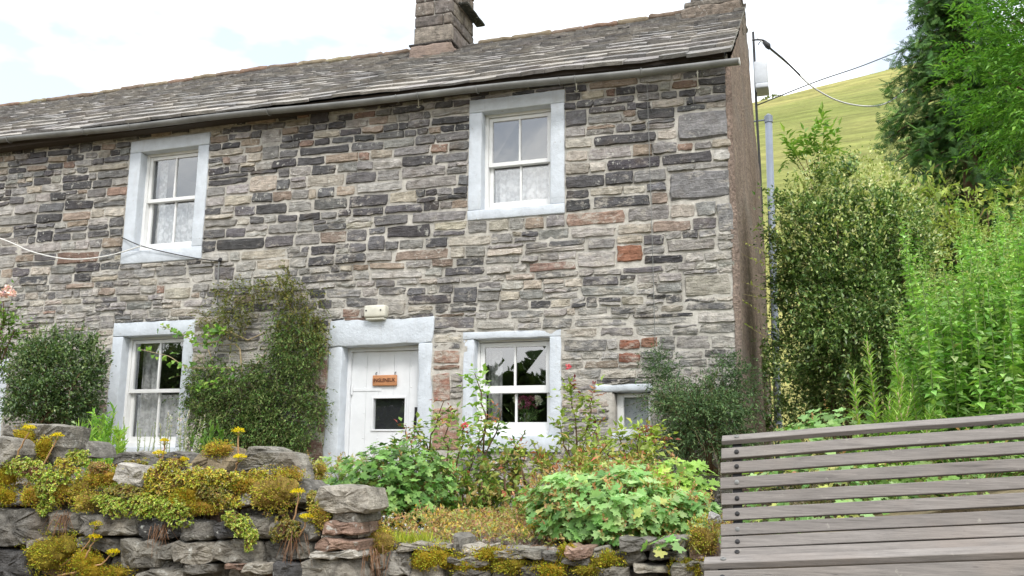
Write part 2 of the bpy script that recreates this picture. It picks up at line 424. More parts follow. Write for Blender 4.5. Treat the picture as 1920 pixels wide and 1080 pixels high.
LOBED = lobed(5, 6, .16)
VINE = lobed(3, 4, .1)
def frond(n=7, w=.5):
    V = []; F = []
    for i in range(n):
        t = (i+.6)/n; Lr = w*(1-t)**.7*(.55+.9*t if t < .3 else 1)
        for s in (-1, 1):
            b = len(V); x1 = s*Lr; y1 = t+Lr*.55
            V += [(0, t-.045, 0), (0, t+.045, 0), (x1, y1+.02, -.10*Lr/w), (x1*.9, y1-.06, -.10*Lr/w)]
            F.append((b, b+1, b+2, b+3))
    return np.array(V), np.array(F)
FROND = frond()
def scatter(P, A, N, S, W, tmpl, col):
    """instances of a leaf template baked to one set of arrays. P base, A axis, N normal, S length, W width, col (n,3)"""
    A = norm(A); X = norm(np.cross(A, N)); N = np.cross(X, A)
    T, F = tmpl; n, m = len(P), len(T)
    S = np.broadcast_to(S, (n,)); W = np.broadcast_to(W, (n,))
    V = (P[:, None, :] + T[None, :, 0, None]*X[:, None, :]*W[:, None, None] + T[None, :, 1, None]*A[:, None, :]*S[:, None, None]
         + T[None, :, 2, None]*N[:, None, :]*S[:, None, None])
    FF = (F[None, :, :] + (np.arange(n)*m)[:, None, None]).reshape(-1, F.shape[1])
    return V.reshape(-1, 3), FF, np.repeat(col, m, axis=0)
def merge(parts):
    V = []; F = []; C = []; b = 0
    for v, f, c in parts:
        V.append(v); F.append(f+b); C.append(c); b += len(v)
    return np.concatenate(V), np.concatenate(F), np.concatenate(C)
def rdir(n):
    return norm(R.normal(size=(n, 3)))
def pal(n, cols, w=None, jit=.12):
    """pick from a palette of sRGB colours; jitter the brightness"""
    C = np.array([lin(*c) for c in cols]); i = R.choice(len(C), n, p=w)
    return C[i]*(1+R.normal(0, jit, (n, 1))).clip(.4, 1.9)*(1+R.normal(0, jit*.4, (n, 3))).clip(.6, 1.4)
def on_twigs(B, D, Ln, per, leaf, width, tmpl, cols, w=None, curve=(0, 0, -.15), spread=.9, jit=.13, tip=1.0):
    """leaves along curved twigs from B in direction D"""
    n = len(B); k = per
    t = (np.arange(k)[None, :]+R.random((n, k)))/k
    cv = np.asarray(curve)
    P = B[:, None, :] + D[:, None, :]*(Ln[:, None]*t)[..., None] + cv*(Ln[:, None]*t**2)[..., None]
    ax = D[:, None, :] + cv*2*t[..., None] + R.normal(0, spread, (n, k, 3))
    up = np.array([0, 0, 1.0]) + R.normal(0, .55, (n*k, 3))
    S = leaf*(1+R.normal(0, .34, n*k)).clip(.4, 1.9)*(1-(1-tip)*t.ravel())
    return scatter(P.reshape(-1, 3), ax.reshape(-1, 3), up, S, S*width, tmpl, pal(n*k, cols, w, jit))
def twig_tubes(B, D, Ln, r, curve=(0, 0, -.15), seg=3, c=(1, 1, 1)):
    """thin 3-sided stems"""
    n = len(B); cv = np.asarray(curve); t = np.linspace(0, 1, seg)
    P = B[:, None, :] + D[:, None, :]*(Ln[:, None]*t)[..., None] + cv*(Ln[:, None]*t**2)[..., None]
    a = norm(np.cross(D, np.array([.3, .2, 1.0]))); b = norm(np.cross(D, a))
    r = np.broadcast_to(r, (n,))
    V = []
    for k in range(3):
        th = 2*math.pi*k/3
        V.append(P + ((a*math.cos(th)+b*math.sin(th))*r[:, None])[:, None, :]*(1-.6*t)[None, :, None])
    V = np.stack(V, axis=2).reshape(-1, 3)      # n, seg, 3
    base = (np.arange(n)*seg*3)[:, None, None, None]
    s = (np.arange(seg-1)*3)[None, :, None, None]; k = np.arange(3)
    q = np.stack([k, (k+1) % 3, 3+(k+1) % 3, 3+k], axis=1)[None, None]
    return V, (base+s+q).reshape(-1, 4), np.tile(np.asarray(c, float), (len(V), 1))
def lump(P, s=1.0, seed=0.0):
    return np.array([noise.noise(Vector((p[0]*s+seed, p[1]*s-seed*.7, p[2]*s+seed*1.9))) for p in P])
def ell_twigs(n, c, r, inner=.55, lumpy=.25, ls=2.2, seed=1.0, zmin=-1.0, outward=.8, upb=.35, rand=.45, pw=.5):
    """twig bases through an ellipsoid's volume (denser outside), directed outward and up"""
    u = rdir(n); u = u[u[:, 2] > zmin]; n = len(u)
    rad = inner+(1-inner)*R.random(n)**pw
    k = 1+lumpy*lump(u, ls, seed)*1.6
    P = np.asarray(c)+u*np.asarray(r)*(rad*k)[:, None]
    D = norm(u*outward+np.array([0, 0, upb])+R.normal(0, rand, (n, 3)))
    return P, D, rad
def foliage(name, parts, mat_, parent, label=None):
    o = link(name, np_mesh(name, *merge(parts)), mat_, parent)
    return o
def stems_obj(name, curves, mat_, parent, n=5):
    mb = MB()
    for P, r in curves: mb.tube(P, r, n)
    return mb.build(name, mat_, parent, smooth=True)
def wander(a, b, k=6, amp=.04, seed=0):
    t = np.linspace(0, 1, k)[:, None]
    P = np.asarray(a)*(1-t)+np.asarray(b)*t
    P[1:-1] += R.normal(0, amp, (k-2, 3))
    return P

# ------------------------------------------------------------------ ground and hill
def ground_z(x, y):
    """lane in front, the garden held up by the walls, gentle fall to the house"""
    if y < -4.05: return .42 + .05*max(-1, min(1, x*.3)) + .10*max(0, min(1, (y+6)/2))
    t = max(0, min(1, (y+3.2)/2.6))
    z = 1.10*(1-t)+.82*t
    if x > .2: z += min(.35, (x-.2)*.25)*1.0
    if y > 3: z += (y-3)*.02
    return z
xs = np.unique(np.concatenate([np.linspace(-220, -9, 14), np.arange(-9, 6, .25), np.linspace(6, 260, 18)]))
ys = np.unique(np.concatenate([np.linspace(-260, -9, 14), np.arange(-9, -4.5, .5), [-4.5, -4.06, -4.04], np.arange(-4, 9, .25), np.linspace(9, 70, 12)]))
V = [(x, y, ground_z(x, y)+.02*n3(x, y, 0, 2.0)) for y in ys for x in xs]
nx = len(xs)
F = [(j*nx+i, j*nx+i+1, (j+1)*nx+i+1, (j+1)*nx+i) for j in range(len(ys)-1) for i in range(nx-1)]
tag(link('ground', np_mesh('ground', V, F, smooth=True), M['ground']), kind='structure')
HA, HB = at(1430, 183, 164.0), at(1722, 121, 164.0)
def hill_z(x, y):
    d = y-14
    crest = max(12.0, min(120.0, HA[2]+(HB[2]-HA[2])*(x-HA[0])/(HB[0]-HA[0])))-1.2
    t = max(0, min(1, d/150.0))
    s = t**1.04
    z = 1.2+s*crest
    return z + 1.0*n3(x, y, 0, .03)*t + .35*n3(x, y, 3, .11)*t
xs = np.linspace(-260, 420, 120); ys = np.concatenate([np.linspace(12, 170, 60), np.linspace(176, 420, 14)])
V = [(x, y, hill_z(x, y)-(.02*(y-175) if y > 175 else 0)) for y in ys for x in xs]
nx = len(xs)
F = [(j*nx+i, j*nx+i+1, (j+1)*nx+i+1, (j+1)*nx+i) for j in range(len(ys)-1) for i in range(nx-1)]
tag(link('hill', np_mesh('hill', V, F, smooth=True), M['hill']), kind='structure')

# ------------------------------------------------------------------ cottage
HX0, DEP, EAVE_Z, RIDGE_Z, RIDGE_Y = -13.4, 5.4, 5.16, 7.07, 2.7
house = thing('cottage', 'long slate-roofed cottage of coursed grey rubble stone with white sash windows', 'cottage', (-5, 0, .8))
OPEN = {  # outer edge of the painted surround, inner edge of the opening
    'ul': ((-6.74, -5.66, 3.62, 5.075), (-6.585, -5.805, 3.765, 4.93)),
    'ur': ((-2.56, -1.565, 3.81, 5.065), (-2.42, -1.708, 3.91, 4.93)),
    'll': ((-6.75, -5.67, 1.46, 2.955), (-6.61, -5.81, 1.60, 2.80)),
    'lr': ((-2.58, -1.60, 1.57, 2.70), (-2.465, -1.715, 1.72, 2.63)),
    'door': ((-4.04, -2.895, .70, 2.865), (-3.885, -3.04, .78, 2.605)),
    'small': ((-1.145, -.745, 1.66, 2.18), (-1.105, -.79, 1.74, 2.105)),
    'next': ((-9.45, -8.20, .70, 2.60), (-9.28, -8.36, .78, 2.44)),
}
# mortar core: a fine uneven sheet with the openings left out; thick jambs come with the surrounds
st = .032
nxm, nzm = int((0+11.6)/st), int((5.22-.45)/st)
gx = np.linspace(-11.6, -.004, nxm+1); gz = np.linspace(.45, 5.22, nzm+1)
V = np.zeros(((nxm+1)*(nzm+1), 3)); q = 0
for k in range(nzm+1):
    low = max(0, min(1, (4.5-gz[k])/1.8))
    for i in range(nxm+1):
        x, z = gx[i], gz[k]
        V[q] = (x, .003-.008*low - .007*n3(x, z, 0, 6.0, 2) - .008*n3(x, z, 1, 19.0, 3) - .011*low*max(0, n3(x, z, 2, 2.1, 4)), z); q += 1
def in_open(x, z):
    for (o, i_) in OPEN.values():
        if o[0]+.03 < x < o[1]-.03 and (o[2]+.03 < z or o[2] < .75) and z < o[3]-.03: return True
    return False
F = []
for k in range(nzm):
    for i in range(nxm):
        if not in_open((gx[i]+gx[i+1])/2, (gz[k]+gz[k+1])/2):
            a = k*(nxm+1)+i; F.append((a, a+1, a+nxm+2, a+nxm+1))
wall = link('wall', np_mesh('wall', V, F, smooth=True), M['mortar'], house)

PAL = [(76, 75, 77), (98, 97, 98), (123, 121, 119), (146, 143, 139), (153, 146, 135), (133, 121, 110), (128, 108, 98), (160, 154, 145)]
def stone_col(z):
    if z > 4.45: w_ = [.27, .25, .13, .10, .08, .10, .03, .04]
    elif z > 3.5: w_ = [.16, .24, .20, .16, .10, .07, .02, .05]
    else: w_ = [.07, .15, .29, .29, .09, .06, .012, .038]
    c = lin(*PAL[R.choice(8, p=w_)])
    return 1.42*c*(1+R.normal(0, .11))*(1+R.normal(0, .014, 3))
def stone_geo(q4, proud, seed):
    """front of one walling stone; q4 = corners (x,z) bl, br, tr, tl"""
    us = np.array([-1, -.91, -.6, -.2, .2, .6, .91, 1.0]); vs = np.array([-1, -.8, -.3, .25, .8, 1.0])
    us[2:6] += R.normal(0, .07, 4); vs[2:4] += R.normal(0, .1, 2)
    bl, br, tr, tl = [np.array(p) for p in q4]
    rk = R.uniform(.05, .3); tiltu, tiltv = R.normal(0, .25), R.normal(0, .3)
    wdt = max(.03, br[0]-bl[0]); h = max(.02, tl[1]-bl[1])
    V = []
    for v in vs:
        for u in us:
            uu, vv = u*math.sqrt(1-rk*v*v*.35), v*math.sqrt(1-rk*u*u*.5)
            a, b = (uu+1)/2, (vv+1)/2
            p = bl*(1-a)*(1-b)+br*a*(1-b)+tr*a*b+tl*(1-a)*b
            e = max(abs(u), abs(v))
            p = p + np.array([noise.noise(Vector((p[0]*11, p[1]*11, seed))), noise.noise(Vector((p[0]*13, p[1]*13, seed+5)))])*np.array([.012, .010])+np.array([noise.noise(Vector((p[0]*34, p[1]*34, seed))), noise.noise(Vector((p[0]*34, p[1]*34, seed+5)))])*np.array([.009, .008])
            if e > .99: y = .020
            else:
                y = -proud*(1+tiltu*u+tiltv*v)-.010*noise.noise(Vector((p[0]*9, p[1]*16, seed*.3)))-.009*R.random()
                if e > .7: y += .10*proud
            V.append((p[0], y, p[1]))
    n = len(us)
    F = [(j*n+i, j*n+i+1, (j+1)*n+i+1, (j+1)*n+i) for j in range(len(vs)-1) for i in range(n-1)]
    return np.array(V), np.array(F)
stones = []
def add_stone(x0, x1, z0a, z0b, z1a, z1b, col, proud=None, gap=None):
    g = R.uniform(.001, .0055) if gap is None else gap
    j = lambda s: R.normal(0, s)
    q4 = [(x0+g+j(.004), z0a+g*.8+j(.003)), (x1-g+j(.004), z0b+g*.8+j(.003)), (x1-g+j(.006), z1b-g*.8+j(.004)), (x0+g+j(.006), z1a-g*.8+j(.004))]
    zc = (z0a+z1a)/2
    pr = proud if proud is not None else R.uniform(.006, .019)+(.004 if zc < 3.6 else 0)
    V, F = stone_geo(q4, pr, R.random()*100)
    stones.append(((x1-x0)*(z1a-z0a), V, F, col))
FIX = [  # stones that stand out: corner blocks, red blocks, sandstone beside the doorway
    (-.49, .0, 4.40, 4.70, (120, 119, 120)), (-.585, .0, 3.825, 4.125, (118, 117, 118)), (-.145, .0, 3.50, 3.80, (126, 125, 125)),
    (-.47, -.03, 2.93, 3.15, (146, 142, 132)), (-1.07, -.86, 2.485, 2.585, (128, 88, 72)), (-1.07, -.86, 2.36, 2.47, (124, 84, 70)),
    (-.86, -.70, 2.49, 2.60, (132, 100, 84)), (-1.075, -.825, 3.29, 3.47, (134, 96, 78)), (-.62, -.16, 3.36, 3.48, (128, 124, 120)),
    (-4.30, -4.045, 2.14, 2.50, (136, 112, 103)), (-4.13, -4.045, 1.72, 2.13, (126, 106, 98)), (-4.30, -4.045, 1.20, 1.71, (128, 106, 97)),
    (-2.89, -2.60, 2.40, 2.545, (150, 122, 108)), (-2.89, -2.60, 2.345, 2.395, (140, 112, 98)), (-2.89, -2.70, 2.02, 2.335, (146, 112, 98)),
    (-2.89, -2.60, 1.55, 2.01, (148, 118, 104)), (-2.89, -2.60, 1.15, 1.54, (140, 112, 100)), (-2.90, -2.45, 2.735, 2.86, (112, 110, 112)),
]
BLOCK = [(-1.28, -.77, 2.105, 2.18)] + [o for o, _ in OPEN.values()] + [f[:4] for f in FIX]
for x0, x1, z0, z1, c in FIX:
    add_stone(x0, x1, z0, z0, z1, z1, 1.3*lin(*c), R.uniform(.014, .022), .004)
def free_spans(z0, z1, xa, xb, extra):
    """x intervals of the row that nothing occupies"""
    occ = sorted([(max(xa, b[0]), min(xb, b[1])) for b in BLOCK+extra if b[2] < z1-.012 and b[3] > z0+.012 and b[0] < xb and b[1] > xa])
    res, cur = [], xa
    for a, b in occ:
        if a-cur > .03: res.append((cur, a))
        cur = max(cur, b)
    if xb-cur > .03: res.append((cur, xb))
    return res
wav = lambda x, z: .018*noise.noise(Vector((x*.55, z*1.3, 4.2)))+.008*noise.noise(Vector((x*1.7, z*2.0, 8.8)))
z = .62; row = 0; jump = []
while z < 5.19:
    if z > 4.45: h = R.uniform(.078, .108)
    elif z > 3.55: h = R.uniform(.085, .14)
    else: h = R.uniform(.065, .13)
    # close the row on the heads and feet of openings where they are near
    for b in BLOCK:
        for e in (b[2], b[3]):
            if abs(z+h-e) < .018: h = e-z
    nh = R.uniform(.09, .12)
    for a, b in free_spans(z, z+h, -11.55, -.012, jump):
        x = a
        while x < b-.02:
            wd = float(np.clip(h*R.lognormal(.84 if z > 3.5 else .95, .42), .08, .62))
            if b-x-wd < .09: wd = b-x
            x1 = min(b, x+wd)
            fz = lambda xx, zz: zz+wav(xx, zz)
            c = stone_col(z)
            r = R.random()
            if (h > .10 and r < .20) or (z < 3.1 and h > .085 and r < .36):          # two thin ones bedded on each other
                m = z+h*R.uniform(.35, .65)
                add_stone(x, x1, fz(x, z), fz(x1, z), fz(x, m), fz(x1, m), c)
                if R.random() < .5 and x1-x > .2:
                    xm = x+(x1-x)*R.uniform(.35, .65)
                    add_stone(x, xm, fz(x, m), fz(xm, m), fz(x, z+h), fz(xm, z+h), stone_col(z))
                    add_stone(xm, x1, fz(xm, m), fz(x1, m), fz(xm, z+h), fz(x1, z+h), stone_col(z))
                else: add_stone(x, x1, fz(x, m), fz(x1, m), fz(x, z+h), fz(x1, z+h), stone_col(z))
            elif r > .965 and x1-x > .14 and not [1 for bb in BLOCK if bb[0] < x1 and bb[1] > x and bb[2] < z+h+nh+.02 and bb[3] > z]:
                zt = z+h+R.uniform(.5, .9)*nh   # a jumper through two courses
                add_stone(x, x1, fz(x, z), fz(x1, z), fz(x, zt), fz(x1, zt), c)
                jump.append((x, x1, z, zt+.01))
            else:
                s0, s1 = R.uniform(0, .1)*h, R.uniform(0, .14)*h
                add_stone(x, x1, fz(x, z)+s0*(r < .5), fz(x1, z), fz(x, z+h), fz(x1, z+h)-s1*(r > .4), c)
            x = x1
    # rows that only partly meet a block: fill what is left over above or below it
    for b in BLOCK+jump:
        if b[2] < z+h-.012 and b[3] > z+.012:
            for a0, a1 in ((z, b[2]), (b[3], z+h)):
                if .03 < a1-a0 < h-.005 and not [1 for c_ in BLOCK+jump if c_ is not b and c_[0] < b[1]-.02 and c_[1] > b[0]+.02 and c_[2] < a1-.01 and c_[3] > a0+.01]:
                    x = max(-11.55, b[0])
                    while x < b[1]-.02:
                        x1 = x+R.uniform(.12, .34)
                        if b[1]-x1 < .09: x1 = b[1]
                        add_stone(x, x1, a0, a0, a1, a1, stone_col(z)); x = x1
    z += h; row += 1
def in_view(V):
    x, zz = V[:, 0].mean(), V[:, 2].mean()
    return x > -8.9 and zz > 1.3
stones.sort(key=lambda s: -s[0]*(1 if in_view(s[1]) else .001))
for a, V, F, c in stones[:298]:
    o = V.mean(0)
    link('stone', np_mesh('stone', V-o, F, c), M['stone'], wall, loc=tuple(o))
rest = merge([(V, F, np.tile(c, (len(V), 1))) for a, V, F, c in stones[298:]])
tag(link('small_stones', np_mesh('small_stones', *rest), M['stone'], wall), kind='stuff')

# gable end, back wall
def gable_top(y):
    return EAVE_Z-.06+(RIDGE_Z-EAVE_Z)*(1-abs(y-RIDGE_Y)/(RIDGE_Y+.12))
ny, nz_ = 70, 70
V = []; F = []
for j in range(ny+1):
    y = -.018+(DEP+.018)*j/ny; top = gable_top(y)-.02
    for k in range(nz_+1):
        z = .5+(top-.5)*k/nz_
        V.append((.018+.010*n3(y, z, 0, 7, 1)+.022*n3(y, z, 5, .9, 2), y, z))
for j in range(ny):
    for k in range(nz_):
        a = j*(nz_+1)+k; F.append((a, a+nz_+1, a+nz_+2, a+1))
b0 = len(V)
for k in range(nz_+1):      # return along the front edge
    z = V[k][2]; V.append((-.03+.012*n3(0, z, 9, 5), -.016, z))
for k in range(nz_): F.append((b0+k, k, k+1, b0+k+1))
link('gable_wall', np_mesh('gable_wall', V, F, smooth=True), M['render'], house)
mb = MB(); mb.box(HX0, -.05, DEP-.3, DEP-.005, .5, EAVE_Z-.1)
mb.box(HX0, -11.58, .0, .3, .5, EAVE_Z-.1); mb.build('back_wall', M['render'], house)

# roof: slates laid course by course, thick at the eaves and small at the ridge
roof_mb = MB()
def roof_pt(x, s, lift=0.0):
    """s = 0 at the eaves edge, 1 at the ridge"""
    y0, z0 = -.20, EAVE_Z+.0
    sag = .035*math.sin(x*.8+.7)*s + .02*n3(x, s, 0, .9) - .03*math.exp(-((x+6.5)/2.4)**2)*s
    n = np.array([0, -(RIDGE_Z-z0), (RIDGE_Y-y0)]); n = n/np.linalg.norm(n)
    return np.array([x, y0+(RIDGE_Y-y0)*s, z0+(RIDGE_Z-z0)*s+sag+eave_lift(x)]) + n*lift
def eave_lift(x): return .010*(-x)-.02
xs = np.linspace(HX0, -.005, 60)
for a, b in zip(xs[:-1], xs[1:]):
    P = [roof_pt(a, 0, -.03), roof_pt(b, 0, -.03), roof_pt(b, 1, -.03), roof_pt(a, 1, -.03)]
    Q = [p.copy() for p in (P[3], P[2])]
    bk = [np.array([b, DEP+.2, EAVE_Z]), np.array([a, DEP+.2, EAVE_Z])]
    roof_mb.add(P, [(0, 1, 2, 3)], (.04, .04, .042)); roof_mb.add(Q+bk, [(0, 1, 2, 3)], (.09, .088, .086))
roof = roof_mb.build('roof', M['slate'], house)
SL = math.hypot(2.9, RIDGE_Z-EAVE_Z)
rows = []; s = 0.0; e = .29
while s < .985:
    rows.append((s, e/SL)); s += e/SL; e = max(.125, e*.945)
slates = []
SPAL = [(160, 157, 153), (152, 150, 147), (168, 164, 158), (144, 142, 141), (174, 169, 162), (157, 153, 151), (162, 157, 150)]
for ri, (s, ex) in enumerate(rows):
    x = HX0+R.uniform(0, .2)
    while x < .045:
        wd = R.uniform(.6, 1.25)*(ex*SL*1.1+.06)
        x1 = min(.05, x+wd)
        if .05-x1 < .1: x1 = .05
        th = R.uniform(.014, .032)*(1.15 if ri < 5 else .9)
        lo, hi = s-R.uniform(0, .006)-.002, min(1.0, s+ex*1.5)
        d = R.normal(0, .0035, 4); wob = R.normal(0, .0045, 3); lf = .006+.012*(R.random() < .12)*R.random()
        # lower edge uneven, three points
        xm = (x+x1)/2
        top = [roof_pt(x+.002, lo+wob[0], th+lf+.012+d[0]), roof_pt(xm, lo+wob[1], th+lf+.012+d[1]), roof_pt(x1-.002, lo+wob[2], th+lf+.012+d[2]),
               roof_pt(x1-.002, hi, .004+lf*.3), roof_pt(x+.002, hi, .004+lf*.3)]
        bot = [roof_pt(x+.003, lo+wob[0]+.001, lf+.008+d[0]), roof_pt(xm, lo+wob[1]+.001, lf+.008+d[1]), roof_pt(x1-.003, lo+wob[2]+.001, lf+.008+d[2]),
               roof_pt(x1-.003, hi, -.012), roof_pt(x+.003, hi, -.012)]
        V = np.array(top+bot)
        c = lin(*SPAL[R.integers(len(SPAL))])*(1+R.normal(0, .06))
        slates.append(((x1-x)*ex*(1 if x > -10.5 else .01)*(1-.5*(x < -7)), V, c)); x = x1
SF = [(0, 1, 2, 3, 4), (9, 8, 7, 6, 5), (1, 0, 5, 6), (2, 1, 6, 7), (3, 2, 7, 8), (4, 3, 8, 9), (0, 4, 9, 5)]
slates.sort(key=lambda t: -t[0])
for a, V, c in slates[:298]:
    me = bpy.data.meshes.new('slate'); o = V.mean(0); me.from_pydata([tuple(p) for p in V-o], [], SF)
    at_ = me.color_attributes.new('col', 'FLOAT_COLOR', 'POINT'); at_.data.foreach_set('color', np.tile(np.append(c, 1), len(V)))
    link('slate', me, M['slate'], roof, loc=tuple(o))
mb = MB()
for a, V, c in slates[298:]: mb.add(V, SF, c)
tag(mb.build('small_slates', M['slate'], roof), kind='stuff')
# ridge stones
x = HX0
while x < -.62:
    x1 = min(-.60, x+R.uniform(.38, .55))
    if not (-4.2 < (x+x1)/2 < -3.7):
        p = roof_pt((x+x1)/2, 1)
        c = lin(*[(150, 138, 118), (138, 122, 108), (158, 148, 122), (146, 122, 106)][R.integers(4)])
        block_obj('ridge_stone', M['sandstone'], roof, x-.008, x1+.008, RIDGE_Y-.12, RIDGE_Y+.13, p[2]-.05, p[2]+.035+R.uniform(-.006, .006), c, amp=.016, rnd=.03, seed=x, step=.1)
    x = x1
# timber under the eaves
mb = MB(); mb.box(HX0, -.02, -.17, -.03, EAVE_Z-.035, EAVE_Z+.03)
for i in range(0): pass
mb.build('eaves_board', M['timber'], house)

# gutter with brackets
gA = at(-200, 286, -.24); gB = at(1385, 117, -.24)
def gut_z(x): return gA[2]+(gB[2]-gA[2])*(x-gA[0])/(gB[0]-gA[0])
V = []; F = []; n = 9; xs = np.linspace(HX0, gB[0], 40)
for i, x in enumerate(xs):
    zz = gut_z(x)+.008*math.sin(x*2.1)
    for k in range(n):
        t = math.pi*(k/(n-1)); V.append((x, -.24-.047*math.cos(t), zz+.025-.050*math.sin(t)))
    for k in range(n):
        t = math.pi*(1-k/(n-1)); V.append((x, -.24-.042*math.cos(t), zz+.025-.044*math.sin(t)))
m2 = 2*n
for i in range(len(xs)-1):
    for k in range(m2): F.append((i*m2+k, i*m2+(k+1) % m2, (i+1)*m2+(k+1) % m2, (i+1)*m2+k))
gut = link('gutter', np_mesh('gutter', V, F, smooth=True), M['greyplastic'], house)
mb = MB()   # closed end
zz = gut_z(gB[0]); P = [(gB[0]+.004, -.24-.049*math.cos(math.pi*k/8), zz+.025-.052*math.sin(math.pi*k/8)) for k in range(9)]
mb.add(P+[(p[0]+.008, p[1], p[2]) for p in P], [tuple(range(9)), tuple(range(17, 8, -1))]+[(k, k+9, (k+1) % 9+9, (k+1) % 9) for k in range(9)])
mb.build('end_cap', M['white'], gut)
for px in (25, 165, 250, 505, 745, 785, 895, 1050, 1080, 1205):
    p = at(px, 200, -.24); zz = gut_z(p[0])
    mb = MB()
    P = [(p[0], -.24-.053*math.cos(math.pi*k/8), zz+.025-.056*math.sin(math.pi*k/8)) for k in range(9)]
    mb.tube(P, .006, 5); mb.build('joint_clip', M['greyplastic'], gut)
for px, top, bot in ((1308, 118, 164), (1081, 148, 170), (785, 172, 200)):
    a = at(px-1, top, -.06); b = at(px, bot, -.05)
    mb = MB(); mb.tube([a, a*.5+b*.5+np.array([.004, -.01, 0]), b], .006, 5); mb.tube([b+np.array([-.02, 0, .0]), b+np.array([0, -.008, -.015]), b+np.array([.02, 0, .0])], .006, 5)
    mb.tube([a*.6+b*.4-np.array([.012, 0, 0]), a*.6+b*.4+np.array([.012, 0, 0])], .007, 5)
    mb.build('bracket', M['paleplastic'], gut, smooth=True)

# chimneys: stone by stone round a dark core
def chimney(x0, x1, y0, y1, z0, z1, courses, pal_, base=None):
    mb = MB(); mb.box(x0+.03, x1-.03, y0+.03, y1-.03, z0-.3, z1-.02)
    ch = mb.build('chimney', M['mortar'], house)
    z = z0; i = 0
    while z < z1-.03:
        h = courses[min(i, len(courses)-1)]; h = min(h, z1-z)
        if h < .04: break
        for (a0, a1, axis) in ((x0, x1, 'f'), (y0, y1, 's')):
            u = a0
            while u < a1-.01:
                wd = R.uniform(.2, .46) if h < .22 else (a1-a0)
                if a1-u-wd < .1: wd = a1-u
                c = lin(*pal_[R.integers(len(pal_))])*(1+R.normal(0, .1)); p = R.uniform(-.006, .012)
                if axis == 'f': block_obj('stone', M['field'], ch, u+.006, u+wd-.006, y0-p, y0+.1, z+.006, z+h-.006, c, amp=.008, rnd=.012, seed=u+z)
                else: block_obj('stone', M['field'], ch, x1-.1, x1+p, u+.006 if u > a0 else u+.105, u+wd-.006, z+.006, z+h-.006, c, amp=.008, rnd=.012, seed=u-z)
                u += wd
        z += h; i += 1
    return ch
CG = [(128, 120, 112), (112, 106, 102), (140, 132, 122), (122, 112, 102)]
c1 = chimney(-4.22, -3.675, 2.15, 2.95, 6.88, 8.3, [.26, .16, .20, .14, .19, .16, .15], CG)
block_obj('drip_slab', M['field'], c1, -4.26, -3.64, 2.09, 2.98, 6.855, 6.885, lin(70, 66, 64), amp=.006, rnd=.006, seed=2)
block_obj('mortar_skirt', M['sandstone'], c1, -4.25, -3.655, 2.07, 3.0, 6.55, 6.853, lin(146, 130, 120), amp=.02, rnd=.03, seed=4)
block_obj('drip_slab', M['field'], c1, -3.67, -3.54, 2.35, 3.05, 7.50, 7.535, lin(64, 66, 62), amp=.006, rnd=.006, seed=5)
c2 = chimney(-.60, -.02, 2.32, 3.08, 6.98, 8.3, [.22, .2, .2], [(112, 106, 100), (124, 116, 108)])
block_obj('drip_slab', M['field'], c2, -.66, .03, 2.22, 3.14, 6.90, 6.975, lin(118, 112, 104), amp=.012, rnd=.015, seed=3)
block_obj('mortar_skirt', M['field'], c2, -.70, .02, 2.16, 3.2, 6.5, 6.895, lin(120, 110, 100), amp=.02, rnd=.03, seed=6)

# ------------------------------------------------------------------ windows and doors
def surround(parent, o, i_, head=True, sill=True, amp=.004, proud=.014, bottom=None, seed=1, depth=.15, sillp=.02):
    ox0, ox1, oz0, oz1 = o; ix0, ix1, iz0, iz1 = i_
    k = dict(amp=amp, rnd=.006, step=.1, fs=6)
    block_obj('surround_head', M['bluewhite'], parent, ox0, ox1, -proud, depth, iz1, oz1, seed=seed, **k)
    block_obj('surround_jamb', M['bluewhite'], parent, ox0+.002, ix0, -proud+.001, depth-.002, (oz0 if not sill else iz0)+.001, iz1-.001, seed=seed+1, **k)
    block_obj('surround_jamb', M['bluewhite'], parent, ix1, ox1-.002, -proud+.001, depth-.002, (oz0 if not sill else iz0)+.001, iz1-.001, seed=seed+2, **k)
    if sill: block_obj('surround_sill', M['bluewhite'], parent, ox0, ox1, -proud-sillp*.3, depth, oz0, iz0, seed=seed+3, **k)
def frame_mb(x0, x1, z0, z1, y0, y1, wl, wr, wt, wb):
    mb = MB()
    mb.box(x0, x0+wl, y0, y1, z0, z1); mb.box(x1-wr, x1, y0, y1, z0, z1)
    mb.box(x0+wl, x1-wr, y0+.001, y1-.001, z1-wt, z1); mb.box(x0+wl, x1-wr, y0+.001, y1-.001, z0, z0+wb)
    return mb
def pane(parent, x0, x1, z0, z1, y):
    mb = MB(); t = R.normal(0, .0008, 4)
    mb.add([(x0, y+t[0], z0), (x1, y+t[1], z0), (x1, y+t[2], z1), (x0, y+t[3], z1)], [(0, 1, 2, 3)])
    return mb.build('pane', M['glass'], parent)
